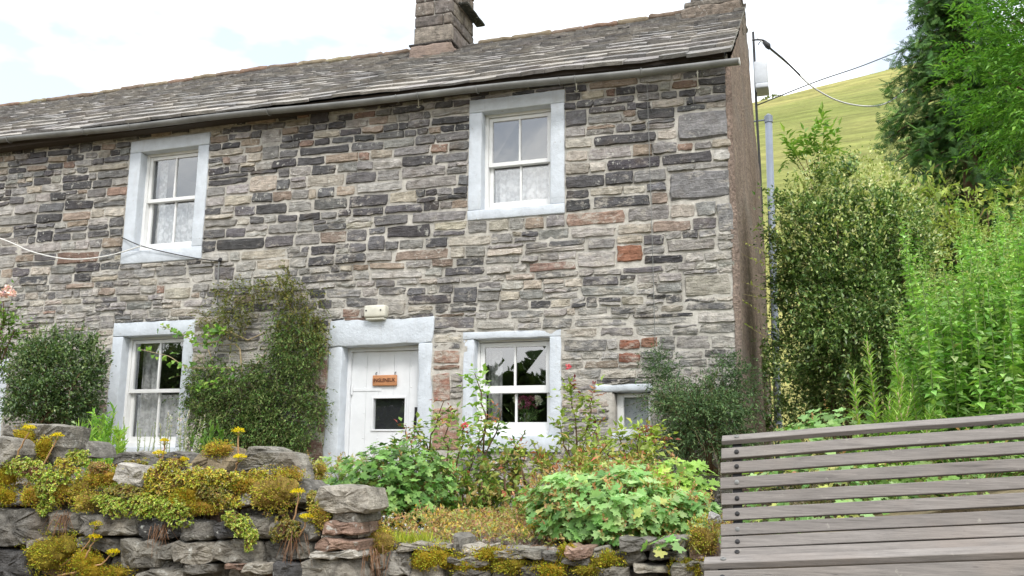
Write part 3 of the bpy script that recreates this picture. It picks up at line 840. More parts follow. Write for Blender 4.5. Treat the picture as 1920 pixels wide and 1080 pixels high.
def sash_window(key, label, zm, y0=.10, bar=None, wf=.04, rail=.045, meet=.04, amp=.004, **k):
    o, i_ = OPEN[key]; x0, x1, z0, z1 = i_
    fr = frame_mb(x0-.01, x1+.01, z0-.005, z1+.01, y0, y0+.11, wf, wf, wf*.9, .05).build('window', M['white'], house, bevel=.003)
    fr['label'] = label
    surround(fr, o, i_, amp=amp, seed=x0, **k)
    a, b = x0+wf-.008, x1-wf+.008
    xm = (a+b)/2 if bar is None else bar
    zt, zb = z1-wf*.8, z0+.045
    s1 = frame_mb(a, b, zm-meet*.5, zt, y0+.018, y0+.052, rail*.8, rail*.8, rail*.8, meet)
    s1.box(xm-.010, xm+.010, y0+.020, y0+.050, zm+meet*.5, zt-rail*.8)
    u = s1.build('upper_sash', M['white'], fr, bevel=.002)
    s2 = frame_mb(a, b, zb, zm+meet*.4, y0+.060, y0+.095, rail*.8, rail*.8, meet*.8, rail*1.5)
    s2.box(xm-.010, xm+.010, y0+.062, y0+.092, zb+rail*1.5, zm-meet*.4)
    l = s2.build('lower_sash', M['white'], fr, bevel=.002)
    for (p, q) in ((a+rail*.8, xm-.010), (xm+.010, b-rail*.8)):
        pane(fr, p, q, zm+meet*.5, zt-rail*.8, y0+.036); pane(fr, p, q, zb+rail*1.5, zm-meet*.4, y0+.078)
    return fr
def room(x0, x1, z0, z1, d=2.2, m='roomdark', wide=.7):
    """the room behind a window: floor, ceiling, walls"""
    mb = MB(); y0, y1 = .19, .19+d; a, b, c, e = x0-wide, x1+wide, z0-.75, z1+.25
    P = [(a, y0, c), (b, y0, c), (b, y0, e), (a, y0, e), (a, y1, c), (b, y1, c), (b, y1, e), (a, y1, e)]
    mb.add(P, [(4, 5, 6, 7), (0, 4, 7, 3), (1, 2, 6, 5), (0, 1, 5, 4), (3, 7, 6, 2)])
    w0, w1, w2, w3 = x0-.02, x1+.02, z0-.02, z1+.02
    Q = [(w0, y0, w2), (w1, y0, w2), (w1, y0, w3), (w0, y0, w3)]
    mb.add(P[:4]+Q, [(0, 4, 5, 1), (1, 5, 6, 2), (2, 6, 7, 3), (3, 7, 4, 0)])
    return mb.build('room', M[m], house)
def curtain(label, x0, x1, z0, z1, y, folds=9, amp=.014, lean=0.0, group=None):
    V = []; F = []; nx_, nz2 = folds*6, 10
    for k in range(nz2+1):
        t = k/nz2
        for i in range(nx_+1):
            u = i/nx_; x = x0+(x1-x0)*u+lean*t*(1-u)
            V.append((x, y+amp*math.sin(u*folds*2*math.pi+1.3*math.sin(u*7))*(1.1-.3*t)+.004*math.sin(u*31+t*3), z0+(z1-z0)*t+.006*math.sin(u*folds*4*math.pi)*(k == 0)))
    for k in range(nz2):
        for i in range(nx_): a = k*(nx_+1)+i; F.append((a, a+1, a+nx_+2, a+nx_+1))
    return tag(link('net_curtain', np_mesh('net_curtain', V, F, smooth=True), M['net']), label, 'curtain', group)
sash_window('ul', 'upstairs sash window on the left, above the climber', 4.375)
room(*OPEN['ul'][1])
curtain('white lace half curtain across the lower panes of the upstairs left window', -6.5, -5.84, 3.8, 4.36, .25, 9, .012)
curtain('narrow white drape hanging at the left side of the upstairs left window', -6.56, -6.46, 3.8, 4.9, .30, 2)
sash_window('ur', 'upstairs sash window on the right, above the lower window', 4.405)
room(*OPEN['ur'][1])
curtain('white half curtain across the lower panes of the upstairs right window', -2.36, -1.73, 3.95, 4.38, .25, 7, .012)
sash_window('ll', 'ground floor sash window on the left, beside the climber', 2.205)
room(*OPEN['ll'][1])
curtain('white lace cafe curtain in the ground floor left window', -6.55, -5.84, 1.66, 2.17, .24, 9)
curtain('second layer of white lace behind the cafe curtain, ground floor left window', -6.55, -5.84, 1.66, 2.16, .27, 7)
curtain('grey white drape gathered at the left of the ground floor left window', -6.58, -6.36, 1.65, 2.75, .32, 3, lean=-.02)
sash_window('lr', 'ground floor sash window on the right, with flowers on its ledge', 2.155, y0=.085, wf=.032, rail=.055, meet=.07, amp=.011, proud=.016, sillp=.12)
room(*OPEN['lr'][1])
curtain('pale drape at the left side of the ground floor right window', -2.44, -2.30, 1.75, 2.55, .34, 2)
block_obj('ledge', M['white'], [o for o in house.children if o.name.startswith('window')][3], -2.50, -1.70, .185, .42, 1.735, 1.765, amp=.001, rnd=.003)
# little window low on the right
o, i_ = OPEN['small']
fr = frame_mb(i_[0], i_[1], i_[2], i_[3]-.004, .09, .16, .06, .03, .035, .04).build('window', M['white'], house, bevel=.003)
fr['label'] = 'small single-pane window low on the right'
block_obj('surround_head', M['bluewhite'], fr, -1.28, -.765, -.022, .15, 2.107, 2.18, amp=.010, rnd=.012, step=.07)
block_obj('reveal', M['mortar'], fr, o[0]-.03, i_[0]-.002, -.004, .16, 1.66, 2.104, amp=.01, rnd=.01)
block_obj('reveal', M['mortar'], fr, i_[1]+.002, o[1]+.03, -.004, .16, 1.66, 2.104, amp=.01, rnd=.01)
block_obj('surround_sill', M['bluewhite'], fr, i_[0]-.03, i_[1]+.03, -.02, .16, 1.68, 1.738, amp=.005, rnd=.008)
pane(fr, i_[0]+.06, i_[1]-.03, i_[2]+.04, i_[3]-.04, .12)
mb = MB(); mb.box(i_[0]+.02, i_[1]-.02, .165, .172, i_[2]+.01, i_[3]-.01); mb.build('pane_backing', M['greybox'], fr); room(*i_, d=1.2, m='room', wide=.3)  # pale sheet added behind the pane to lighten it like frosted glass

# door of boards
def door(key, label, pane_win=True):
    o, i_ = OPEN[key]; x0, x1, z0, z1 = i_
    fr = frame_mb(x0-.005, x1+.005, z0-.06, z1+.005, .115, .20, .042, .030, .045, .05).build('door', M['doorwhite'], house, bevel=.003)
    fr['label'] = label
    surround(fr, o, (x0, x1, z0, z1), sill=False, amp=.02, proud=.02, seed=x0, depth=.17)
    a, b = x0+.038, x1-.026; n = 5; e = np.linspace(a, b, n+1) + np.r_[0, R.normal(0, .012, n-1), 0]
    wx0, wx1, wz0, wz1 = a+.255, a+.60, 1.785, 2.09
    for i in range(n):
        mb = MB(); p, q = e[i]+.0012, e[i+1]-.0012
        if pane_win and q > wx0 and p < wx1:
            mb.box(p, q, .150, .185, z0-.03, wz0); mb.box(p, q, .150, .185, wz1, z1-.043)
            if p < wx0: mb.box(p, wx0, .150, .185, wz0, wz1)
            if q > wx1: mb.box(wx1, q, .150, .185, wz0, wz1)
        else: mb.box(p, q, .150, .185, z0-.03, z1-.043)
        mb.build('board', M['doorwhite'], fr, bevel=.0)
    mb = MB(); mb.box(a, b, .186, .20, z0, wz0-.001); mb.box(a, b, .186, .20, wz1+.001, z1-.05); mb.box(a, wx0, .186, .20, wz0, wz1); mb.box(wx1, b, .186, .20, wz0, wz1)
    mb.build('backing', M['doorwhite'], fr)
    if pane_win:
        frame_mb(wx0-.018, wx1+.018, wz0-.018, wz1+.018, .138, .152, .018, .018, .018, .018).build('pane_frame', M['doorwhite'], fr, bevel=.002)
        pane(fr, wx0, wx1, wz0, wz1, .168)
        mb = MB(); mb.box(wx0-.02, wx1+.02, .201, .207, wz0-.02, wz1+.02); mb.build('pane_backing', M['pane_backing'], fr)  # added sheet whose colour gives the pane its flat dark tone
        mb = MB()    # studs in rows
        for zz in (2.41, 2.20, 1.95, 1.70):
            for xx in (a+.15, a+.31, a+.49, a+.66):
                if not (wx0-.03 < xx < wx1+.03 and wz0-.03 < zz < wz1+.03):
                    V, F = tube_vf([(xx, .151, zz), (xx, .146, zz)], [.009, .005], 8); mb.add(V, F)
        tag(mb.build('studs', M['doorwhite'], fr), kind='stuff')
        mb = MB(); mb.box(a+.01, a+.34, .144, .150, 2.165, 2.195); mb.tube([(a+.012, .135, 2.13), (a+.012, .135, 2.23)], .010, 8)
        mb.build('strap_hinge', M['doorwhite'], fr, bevel=.001)
        mb = MB(); mb.box(b-.072, b-.040, .136, .150, 1.78, 2.0); mb.build('handle_plate', M['black'], fr, bevel=.003)
        mb = MB(); mb.tube([(b-.056, .14, 1.90), (b-.056, .118, 1.90), (b-.058, .112, 1.87), (b-.058, .112, 1.83)], .008, 6); mb.build('handle', M['black'], fr, smooth=True)
    return fr
dr = door('door', 'white boarded door with a square pane')
door('next', 'white doorway at the far left behind the rose', False)

# name board on the door
sg = thing('name_sign', 'small varnished wooden name board hanging on the white door', 'sign', (-3.468, .14, 2.27))
block_obj('board', M['signwood'], sg, -3.602, -3.336, .122, .142, 2.215, 2.322, amp=.0015, rnd=.004)
for xx in (-3.57, -3.36):
    mb = MB(); mb.tube([(xx, .134, 2.32), (xx, .130, 2.345), (xx+.006, .145, 2.352)], .004, 5); mb.build('hook', M['black'], sg)
cu = bpy.data.curves.new('t', 'FONT'); cu.body = 'INGLENEUK'; cu.size = .052; cu.extrude = .0015; cu.align_x = 'CENTER'; cu.align_y = 'CENTER'; cu.resolution_u = 2; cu.offset = .0012
to = bpy.data.objects.new('t', cu); COL.objects.link(to)
bpy.context.view_layer.update()
me = bpy.data.meshes.new_from_object(to.evaluated_get(bpy.context.evaluated_depsgraph_get()))
bpy.data.objects.remove(to)
me.transform(Matrix.Translation((-3.469, .1195, 2.268)) @ Matrix.Rotation(math.pi/2, 4, 'X') @ Matrix.Scale(.86, 4, (1, 0, 0)))
link('lettering', me, M['signdark'], sg)

# box light over the door
lt = thing('door_lamp', 'pale rectangular box fixed to the stones above the door', 'lamp', (-3.49, 0, 2.86))
block_obj('body', M['paleplastic'], lt, -3.615, -3.38, -.10, .0, 2.875, 3.0, amp=.002, rnd=.012)
block_obj('base', M['paleplastic'], lt, -3.60, -3.395, -.085, .0, 2.852, 2.874, (.5, .5, .45), amp=.001, rnd=.006)
for xx in (-3.585, -3.425):
    mb = MB(); mb.tube([(xx, -.098, 2.945), (xx, -.106, 2.945)], .008, 8); mb.build('screw', M['dark'], lt)

# soil pipe at the rear of the gable, meter box
pp = thing('vent_pipe', 'tall blue grey pipe standing at the rear of the gable', 'pipe', (.14, 5.25, .9))
a = at(1441, 224, 5.25); b = at(1459, 800, 5.25); b = b+(b-a)*.25
mb = MB(); mb.tube([a, b], .052, 12); mb.build('pipe', M['bluegrey'], pp, smooth=True)
for t in (.0, .36, .57, .8):
    p = a+(b-a)*t; mb = MB(); mb.tube([p+np.array([0, 0, .05]), p-np.array([0, 0, .05])], .061, 12); mb.tube([p, p+np.array([-.22, 0.02, 0])], .012, 5); mb.build('collar', M['bluegrey'], pp, smooth=False)
mb = MB(); mb.tube([a+np.array([0, 0, .02]), a+np.array([0, 0, .06]), a+np.array([0, 0, .085])], [.052, .046, .02], 12); mb.build('cap', M['bluegrey'], pp, smooth=True)
p0 = at(1416, 168, 5.0); p1 = at(1439, 116, 5.0)
bxm = thing('meter_box', 'pale grey box mounted high at the rear edge of the gable', 'box', (.1, 5.0, p0[2]))
block_obj('body', M['greybox'], bxm, p0[0], p1[0]-.01, 4.92, 5.25, p0[2]+.06, p1[2], amp=.002, rnd=.01)
block_obj('base', M['greybox'], bxm, p0[0]+.01, p1[0], 4.90, 5.25, p0[2]-.02, p0[2]+.058, (.6, .6, .6), amp=.002, rnd=.01)
mb = MB(); mb.tube([at(1412, 60, 5.1), at(1415, 120, 5.1), at(1418, 200, 5.1), at(1424, 300, 5.1), at(1429, 400, 5.1)], .02, 6); mb.build('conduit', M['dark'], bxm)

# cables
def cable(name, label, pts, r, m, sub=14):
    P = np.array(pts, float); t = np.linspace(0, len(P)-1, (len(P)-1)*sub+1); i = np.clip(t.astype(int), 0, len(P)-2); f = (t-i)[:, None]
    g = lambda k: P[np.clip(k, 0, len(P)-1)]
    a, b, c, d = g(i-1), g(i), g(i+1), g(i+2)
    Q = .5*((2*b)+(c-a)*f+(2*a-5*b+4*c-d)*f**2+(3*b-a-3*c+d)*f**3)
    V, F = tube_vf(Q, r, 5, False)
    return tag(link(name, np_mesh(name, V, F, smooth=True), M[m]), label, 'cable')
cable('wall_cable', 'white cable sagging across the stones to the upstairs left window', [at(-160, 395, -.12), at(0, 447, -.10), at(60, 472, -.09), at(130, 486, -.08), at(200, 480, -.07), at(265, 461, -.06)], .008, 'cablewhite')
cable('wall_cable', 'thin dark cable running right from the upstairs left window sill', [at(228, 445, -.03), at(265, 461, -.055), at(320, 475, -.04), at(378, 486, -.04), at(412, 489, -.045)], .006, 'dark')
cable('wall_cable', 'grey cable dropping down the stones into the climber', [at(411, 489, -.05), at(409, 520, -.045), at(408, 570, -.045)], .008, 'greyplastic')
mb = MB(); p = at(412, 488, -.05); mb.tube([p+np.array([-.03, .04, .0]), p, p+np.array([.02, -.01, .01])], .02, 7); tag(mb.build('cable_clamp', M['dark']), 'small dark clamp where cables meet below the upstairs left window', 'clamp')
cable('wall_cable', 'thin pale wire hanging straight down the wall right of the windows', [at(1213, 152, -.05), at(1219, 330, -.05), at(1225, 520, -.045), at(1230, 705, -.05)], .0035, 'greyplastic', 4)
ca = at(1418, 68, 5.0)
cable('overhead_cable', 'cable sagging from the gable top to the conifer, white at its lowest part', [ca, at(1437, 86, 5.0), at(1480, 122, 5.4), at(1525, 164, 5.8), at(1580, 192, 6.3), at(1640, 199, 6.8), at(1680, 183, 7.2), at(1706, 153, 7.6)], .013, 'cablewhite')
cable('overhead_cable', 'dark upper stretch of the cable beside the gable', [ca-np.array([.06, 0, .05]), at(1432, 76, 4.96), at(1444, 90, 4.98), at(1470, 112, 5.25), at(1500, 141, 5.5)], .014, 'dark')
cable('overhead_cable', 'thin dark wire rising from the gable to the conifer', [at(1420, 197, 5.1), at(1530, 153, 6.5), at(1620, 122, 8.0), at(1725, 80, 9.5)], .010, 'dark')
mb = MB(); mb.tube([at(1432, 78, 4.95), at(1440, 86, 4.97), at(1443, 92, 4.98)], [.03, .045, .02], 8); mb.tube([at(1421, 84, 5.0), at(1427, 76, 5.0), at(1436, 79, 4.97)], .008, 5)
tag(mb.build('insulator', M['dark'], smooth=True), 'dark cable clamp hanging off the gable top', 'clamp')
mb = MB(); mb.tube([at(1316, 25, 2.3), at(1315, -60, 2.3)], .018, 6); tag(mb.build('aerial_pole', M['greyplastic']), 'thin grey pole standing beside the end chimney', 'pole')

# ------------------------------------------------------------------ garden walls
def poly_stone(name, parent, pts, y, depth, bulge, c, m='field', px=True, seed=None, rough=.014, sub=.026):
    """an uneven stone whose face has this outline (photo pixels on the plane y, or x,z)"""
    seed = R.random()*50 if seed is None else seed
    W_ = np.array([at(a, b, y)[[0, 2]] if px else (a, b) for a, b in pts])
    ctr = W_.mean(0); ring = []
    n = len(W_)
    for i in range(n):
        a, b = W_[i], W_[(i+1) % n]; k = max(1, int(np.linalg.norm(b-a)/sub))
        for j in range(k): ring.append(a+(b-a)*(j/k))
    ring = np.array(ring)
    sm = (np.roll(ring, 1, 0)+np.roll(ring, -1, 0))/2; ring = ring*.82+sm*.18
    ring = ring + np.array([(noise.noise(Vector((p[0]*17, p[1]*17, seed))), noise.noise(Vector((p[0]*17, p[1]*17, seed+9)))) for p in ring])*rough*1.3
    m_ = len(ring); V = []; F = []
    t0, t1 = R.normal(0, .15), R.normal(0, .15)
    sz = np.linalg.norm(ring-ctr, axis=1).mean(); ins = min(.12, .007/max(sz, .02)+.02)
    for sc, yo in ((.9, depth), (1.0, depth*.5), (1.0, .010), (1-ins, -.75*bulge), (.6, -bulge), (.25, -.9*bulge)):
        for p in ring:
            q = ctr+(p-ctr)*sc
            yy = y+yo
            if yo < 0: yy += t0*(q[0]-ctr[0])+t1*(q[1]-ctr[1]) - rough*1.6*noise.noise(Vector((q[0]*14, q[1]*14, seed)))-rough*.8*noise.noise(Vector((q[0]*37, q[1]*37, seed)))+R.normal(0, .0035)
            V.append((q[0], yy, q[1]))
    for r_ in range(5):
        for i in range(m_):
            a = r_*m_+i; b = r_*m_+(i+1) % m_; F.append((b, a, a+m_, b+m_))
    o = np.array(V).mean(0); V = [tuple(np.array(v)-o) for v in V]
    F.append(tuple(range(m_))); F.append(tuple(range(5*m_+m_-1, 5*m_-1, -1)))
    me = bpy.data.meshes.new(name); me.from_pydata(V, [], F)
    at_ = me.color_attributes.new('col', 'FLOAT_COLOR', 'POINT'); at_.data.foreach_set('color', np.tile(np.append(c, 1), len(V)).astype(np.float32))
    return link(name, me, M[m], parent, loc=tuple(o))
def rect(a, b, c, d, j=.09):
    """pixel box to an eight-cornered outline with cut, uneven corners"""
    w_, h = b-a, d-c; u = lambda: R.uniform(.02, .02+1.7*j)
    return [(a+w_*u(), d), (b-w_*u(), d), (b, d-h*u()), (b-R.uniform(0, .06)*w_, c+h*u()), (b-w_*u(), c+R.uniform(0, .08)*h), (a+w_*u(), c), (a+R.uniform(0, .06)*w_, c+h*u()), (a, d-h*u())]
G1, G2, G3, DK, RD, LT = (144, 140, 131), (122, 119, 113), (166, 160, 149), (90, 89, 89), (146, 122, 108), (180, 176, 168)
LW = thing('dry_stone_wall', 'mossy dry stone garden wall with standing cope stones, left foreground', 'stone wall', (-2.4, -4.2, .4))
WY = -4.42
mb = MB(); mb.box(-5.2, -1.52, -4.30, -3.98, .3, 1.30, (.05, .045, .035)); mb.build('core', M['ground'], LW)
HS = [((-40, 92, 950, 1024), G2), ((97, 152, 960, 1002), G1), ((11, 52, 922, 948), G2), ((-25, 12, 912, 948), G3), ((53, 92, 1010, 1030), G3), ((-30, 57, 1030, 1095), DK),
      ((222, 300, 1012, 1066), G1), ((176, 228, 1008, 1036), G2), ((298, 328, 1020, 1048), G1), ((330, 398, 1014, 1056), G3), ((286, 346, 1052, 1072), G2),
      ((262, 342, 1066, 1100), G1), ((403, 493, 1010, 1055), G1), ((494, 560, 1014, 1052), G2), ((338, 398, 976, 1012), G2), ((422, 478, 1055, 1069), RD), ((462, 512, 1052, 1076), G3),
      ((508, 560, 1052, 1095), DK), ((343, 406, 1057, 1075), G2), ((451, 479, 922, 947), LT), ((511, 548, 978, 1014), G1), ((593, 692, 910, 962), G3), ((622, 676, 961, 980), G1),
      ((600, 674, 980, 1003), RD), ((604, 672, 1001, 1010), G3), ((588, 672, 1009, 1034), RD), ((584, 676, 1033, 1046), LT), ((561, 668, 1046, 1098), G1), ((396, 450, 978, 1010), DK),
      ((150, 205, 965, 1006), G2), ((205, 262, 960, 1004), G1), ((262, 340, 968, 1012), DK), ((446, 512, 968, 1012), G1), ((548, 598, 962, 1012), G2), ((560, 590, 1012, 1046), G1), ((148, 182, 1005, 1030), G2)]
for (a, b, c, d), col in HS:
    poly_stone('stone', LW, rect(a, b, c, d), WY+R.uniform(-.03, .02), .22, R.uniform(.012, .03), lin(*col)*(1+R.normal(0, .1)))
# cope and top stones
for pts, y, col in (([(4, 868), (30, 872), (112, 880), (128, 838), (137, 798), (70, 794), (20, 797), (2, 820)], -4.22, G1),
                    ([(-40, 872), (10, 874), (24, 852), (25, 832), (8, 818), (-40, 822)], -4.45, G1),
                    ([(143, 860), (181, 860), (178, 836), (165, 827), (148, 838)], -4.10, G2),
                    ([(215, 900), (235, 918), (262, 914), (278, 890), (262, 872), (225, 868)], -4.42, LT),
                    ([(205, 876), (290, 876), (288, 852), (262, 845), (225, 848)], -4.20, G2),
                    ([(286, 880), (360, 880), (356, 850), (320, 846), (290, 854)], -4.12, G2),
                    ([(353, 888), (430, 890), (440, 862), (425, 840), (405, 833), (370, 850)], -4.30, (150, 136, 112)),
                    ([(428, 893), (470, 900), (568, 900), (560, 872), (547, 846), (500, 845), (455, 862)], -4.36, G1),
                    ([(452, 862), (522, 862), (520, 842), (500, 836), (468, 838)], -4.18, G1),
                    ([(543, 945), (592, 945), (591, 915), (570, 900), (545, 898)], -4.40, G2)):
    poly_stone('cope_stone', LW, pts, y, .16, .014, lin(*col), rough=.008)
def fill_wall(parent, x0, x1, z0, ztop, y, n_rows_h=(.06, .12), col=(G1, G2, DK, G3, RD)):
    z = z0
    while z < ztop:
        h = R.uniform(*n_rows_h); x = x0
        while x < x1:
            wd = R.uniform(.10, .26); e = min(x1, x+wd)
            pts = [(x+.006, z+.004), (e-.006, z+.004+R.normal(0, .004)), (e-.004, z+h*.5), (e-.012, z+h-.004), (x+.014, z+h-.004+R.normal(0, .004)), (x+.004, z+h*.5)]
            poly_stone('stone', parent, pts, y+R.uniform(-.012, .012), .1, .012, lin(*col[R.integers(len(col))])*.9, px=False, sub=.06)
            x = e
        z += h
fill_wall(LW, -3.75, -1.50, .82, 1.30, -4.335)
fill_wall(LW, -5.2, -3.62, .35, 1.34, -4.38, (.10, .17))
fill_wall(LW, -3.62, -1.50, .35, .82, -4.38, (.10, .17))
# lower retaining wall
RW = thing('retaining_wall', 'low mossy retaining wall of rough stones holding up the flower bed', 'stone wall', (0, -4.1, .4))
RY = -4.22
mb = MB(); mb.box(-1.50, 4.5, -4.12, -3.9, .3, 1.06, (.05, .045, .035)); mb.build('core', M['ground'], RW)
for (a, b, c, d), col in [((721, 772, 1032, 1080), (190, 186, 178)), ((767, 835, 1050, 1095), G3), ((742, 842, 1019, 1033), G3), ((686, 723, 1038, 1066), G1), ((848, 870, 1002, 1052), G2), ((866, 918, 1023, 1041), G3),
          ((1017, 1046, 1034, 1054), G2), ((1055, 1107, 1027, 1047), RD), ((1052, 1110, 1045, 1064), G2), ((1111, 1135, 1027, 1046), G1), ((1133, 1212, 1034, 1057), G2), ((1182, 1253, 1055, 1076), G3),
          ((1160, 1224, 1010, 1033), G2), ((918, 1016, 1030, 1048), G1), ((836, 920, 1044, 1062), G1), ((920, 1050, 1060, 1085), G2), ((1100, 1180, 1060, 1090), G1), ((1215, 1290, 1030, 1052), G2), ((1255, 1340, 1054, 1090), G1),
          ((1290, 1345, 1010, 1050), RD), ((680, 742, 1064, 1100), G2), ((840, 920, 1064, 1100), G2), ((1226, 1290, 1008, 1029), G1)]:
    poly_stone('stone', RW, rect(a, b, c, d), RY+R.uniform(-.03, .02), .18, R.uniform(.01, .025), lin(*col)*(1+R.normal(0, .1)))
fill_wall(RW, -1.48, 3.6, .55, 1.06, -4.16)

# ------------------------------------------------------------------ moss and stonecrop on the walls
KIND = {'gold': [(176, 150, 50), (156, 132, 44), (132, 116, 46)], 'olive': [(146, 132, 54), (120, 112, 48), (166, 146, 58)], 'orange': [(188, 152, 72), (168, 134, 60), (152, 138, 74)],
        'brown': [(158, 136, 76), (182, 160, 88), (134, 116, 68), (190, 174, 94)]}
SED = {'sed': [(168, 190, 84), (146, 172, 72), (192, 202, 106), (128, 150, 66), (186, 176, 80)], 'sedy': [(204, 200, 82), (180, 188, 78), (216, 190, 80), (158, 168, 74), (176, 140, 70)],
       'sedo': [(150, 146, 70), (128, 136, 66), (170, 142, 80), (110, 112, 56)], 'sedr': [(176, 120, 96), (150, 150, 84), (168, 138, 90)]}
WORDS = {'gold': 'golden', 'olive': 'olive', 'orange': 'orange brown', 'brown': 'brown'}
def moss(px, py, rx, ry, kind, y, label):
    c = at(px, py, y); k = (EYE[1]-y)*-1/FPX*1.05
    rx, rz, ryd = rx*k*1.12, ry*k*1.15, min(rx, ry)*k*.55+.015
    root = thing('moss_pad', label, 'moss', tuple(c))
    V = []; F = []; nu, nv = 18, 7; nl = 5
    for l_ in range(nl):
        sc_ = R.uniform(.38, .72) if l_ else .62; cc_ = c+np.array([R.uniform(-.62, .62)*rx, R.uniform(-.004, .008), R.uniform(-.55, .5)*rz])*(l_ > 0)
        b_ = len(V)
        for j in range(nv+1):
            ph = math.pi*.55*j/nv
            for i in range(nu):
                th = 2*math.pi*i/nu; d = np.array([math.sin(ph)*math.cos(th), -math.cos(ph), math.sin(ph)*math.sin(th)])
                r_ = 1+.45*noise.noise(Vector((d[0]*1.8+cc_[0]*9, d[2]*1.8+cc_[2]*9, d[1]*2)))+.2*noise.noise(Vector((d[0]*5+cc_[0]*3, d[2]*5, d[1]*5)))
                V.append(cc_+d*np.array([rx*sc_, ryd*.75*(.5+sc_), rz*sc_])*r_)
        for j in range(nv):
            for i in range(nu): F.append((b_+j*nu+i, b_+j*nu+(i+1) % nu, b_+(j+1)*nu+(i+1) % nu, b_+(j+1)*nu+i))
    cols = KIND[kind]
    link('cushion', np_mesh('cushion', V, F, lin(*cols[0]), True), M['moss'], root)
    V = np.array(V); n = int(600+260000*rx*rz); n = min(n, 2600)
    i = R.integers(0, len(V), n); P = V[i]+R.normal(0, .006, (n, 3))
    D = norm((P-c)/np.array([rx, ryd, rz])**1.2+np.array([0, 0, .5]) + R.normal(0, .6, (n, 3)))
    m = n//2; th = R.random(m)*2*math.pi; rr = R.uniform(.75, 1.45, m); lm = 1+.5*np.array([noise.noise(Vector((math.cos(a_)*2+c[0]*7, math.sin(a_)*2, c[2]*5))) for a_ in th])
    P2 = c+np.stack([np.cos(th)*rx*rr*lm, R.uniform(-.012, .02, m), np.sin(th)*rz*rr*lm], 1); P = np.concatenate([P, P2]); D = np.concatenate([D, norm(np.array([0, -.8, .5])+R.normal(0, .5, (m, 3)))]); n += m
    foliage('fuzz', [scatter(P, D, rdir(n), R.uniform(.005, .015, n), R.uniform(.003, .006, n), LEAF, 1.15*pal(n, cols+[(158, 166, 62), (176, 176, 60)], None, .28))], M['mossleaf'], root)
def sedum(px, py, rx, ry, kind, y, label):
    c = at(px, py, y); k = (EYE[1]-y)*-1/FPX*1.05
    rx, rz, ryd = rx*k*1.15, ry*k*1.15, min(rx, ry)*k*.7+.02
    root = thing('stonecrop', label, 'stonecrop', tuple(c))
    n = int(min(900, max(110, 56000*rx*rz))); u = rdir(n*2); u = u[(u[:, 1] < .3)][:n]; n = len(u)
    lum = 1+.45*lump(u*2.0+c*5, 1.0, 1)
    lo = np.array([(R.uniform(-.75, .75)*rx, 0, R.uniform(-.75, .55)*rz, R.uniform(.35, .7)) for q in range(6)]); lo[0] = (0, 0, 0, .7); li = R.integers(0, 6, n)
    P = c+lo[li, :3]+u*np.array([rx, ryd, rz])*(lo[li, 3]*lum*R.uniform(.75, 1.1, n))[:, None]
    D = norm(u+np.array([0, -.2, .7])+R.normal(0, .4, (n, 3)))
    parts = []
    for ring, (cnt, tilt, ln) in enumerate(((6, 1.0, .0125), (5, .45, .009))):
        for q in range(cnt):
            a = norm(np.cross(D, R.normal(size=(n, 3)))); ax = norm(D*(1-tilt*.75)+a*tilt)
            parts.append(scatter(P, ax, D+R.normal(0, .2, (n, 3)), ln*R.uniform(.7, 1.3, n), ln*.62*np.ones(n), LEAF, np.array([1.0, 1.04, .85])*pal(n, SED[kind]+[(150, 128, 74)], None, .2)))
    foliage('leaves', parts, M['gloss'], root)
    B = c+u[::3]*np.array([rx, ryd, rz])*.45; T = P[::3]
    D2 = T-B; Ln = np.linalg.norm(D2, axis=1)
    link('stems', np_mesh('stems', *twig_tubes(B, norm(D2), Ln, .0022, (0, 0, 0), 2, lin(150, 110, 80))), M['leaf'], root)
FW = WY-.015
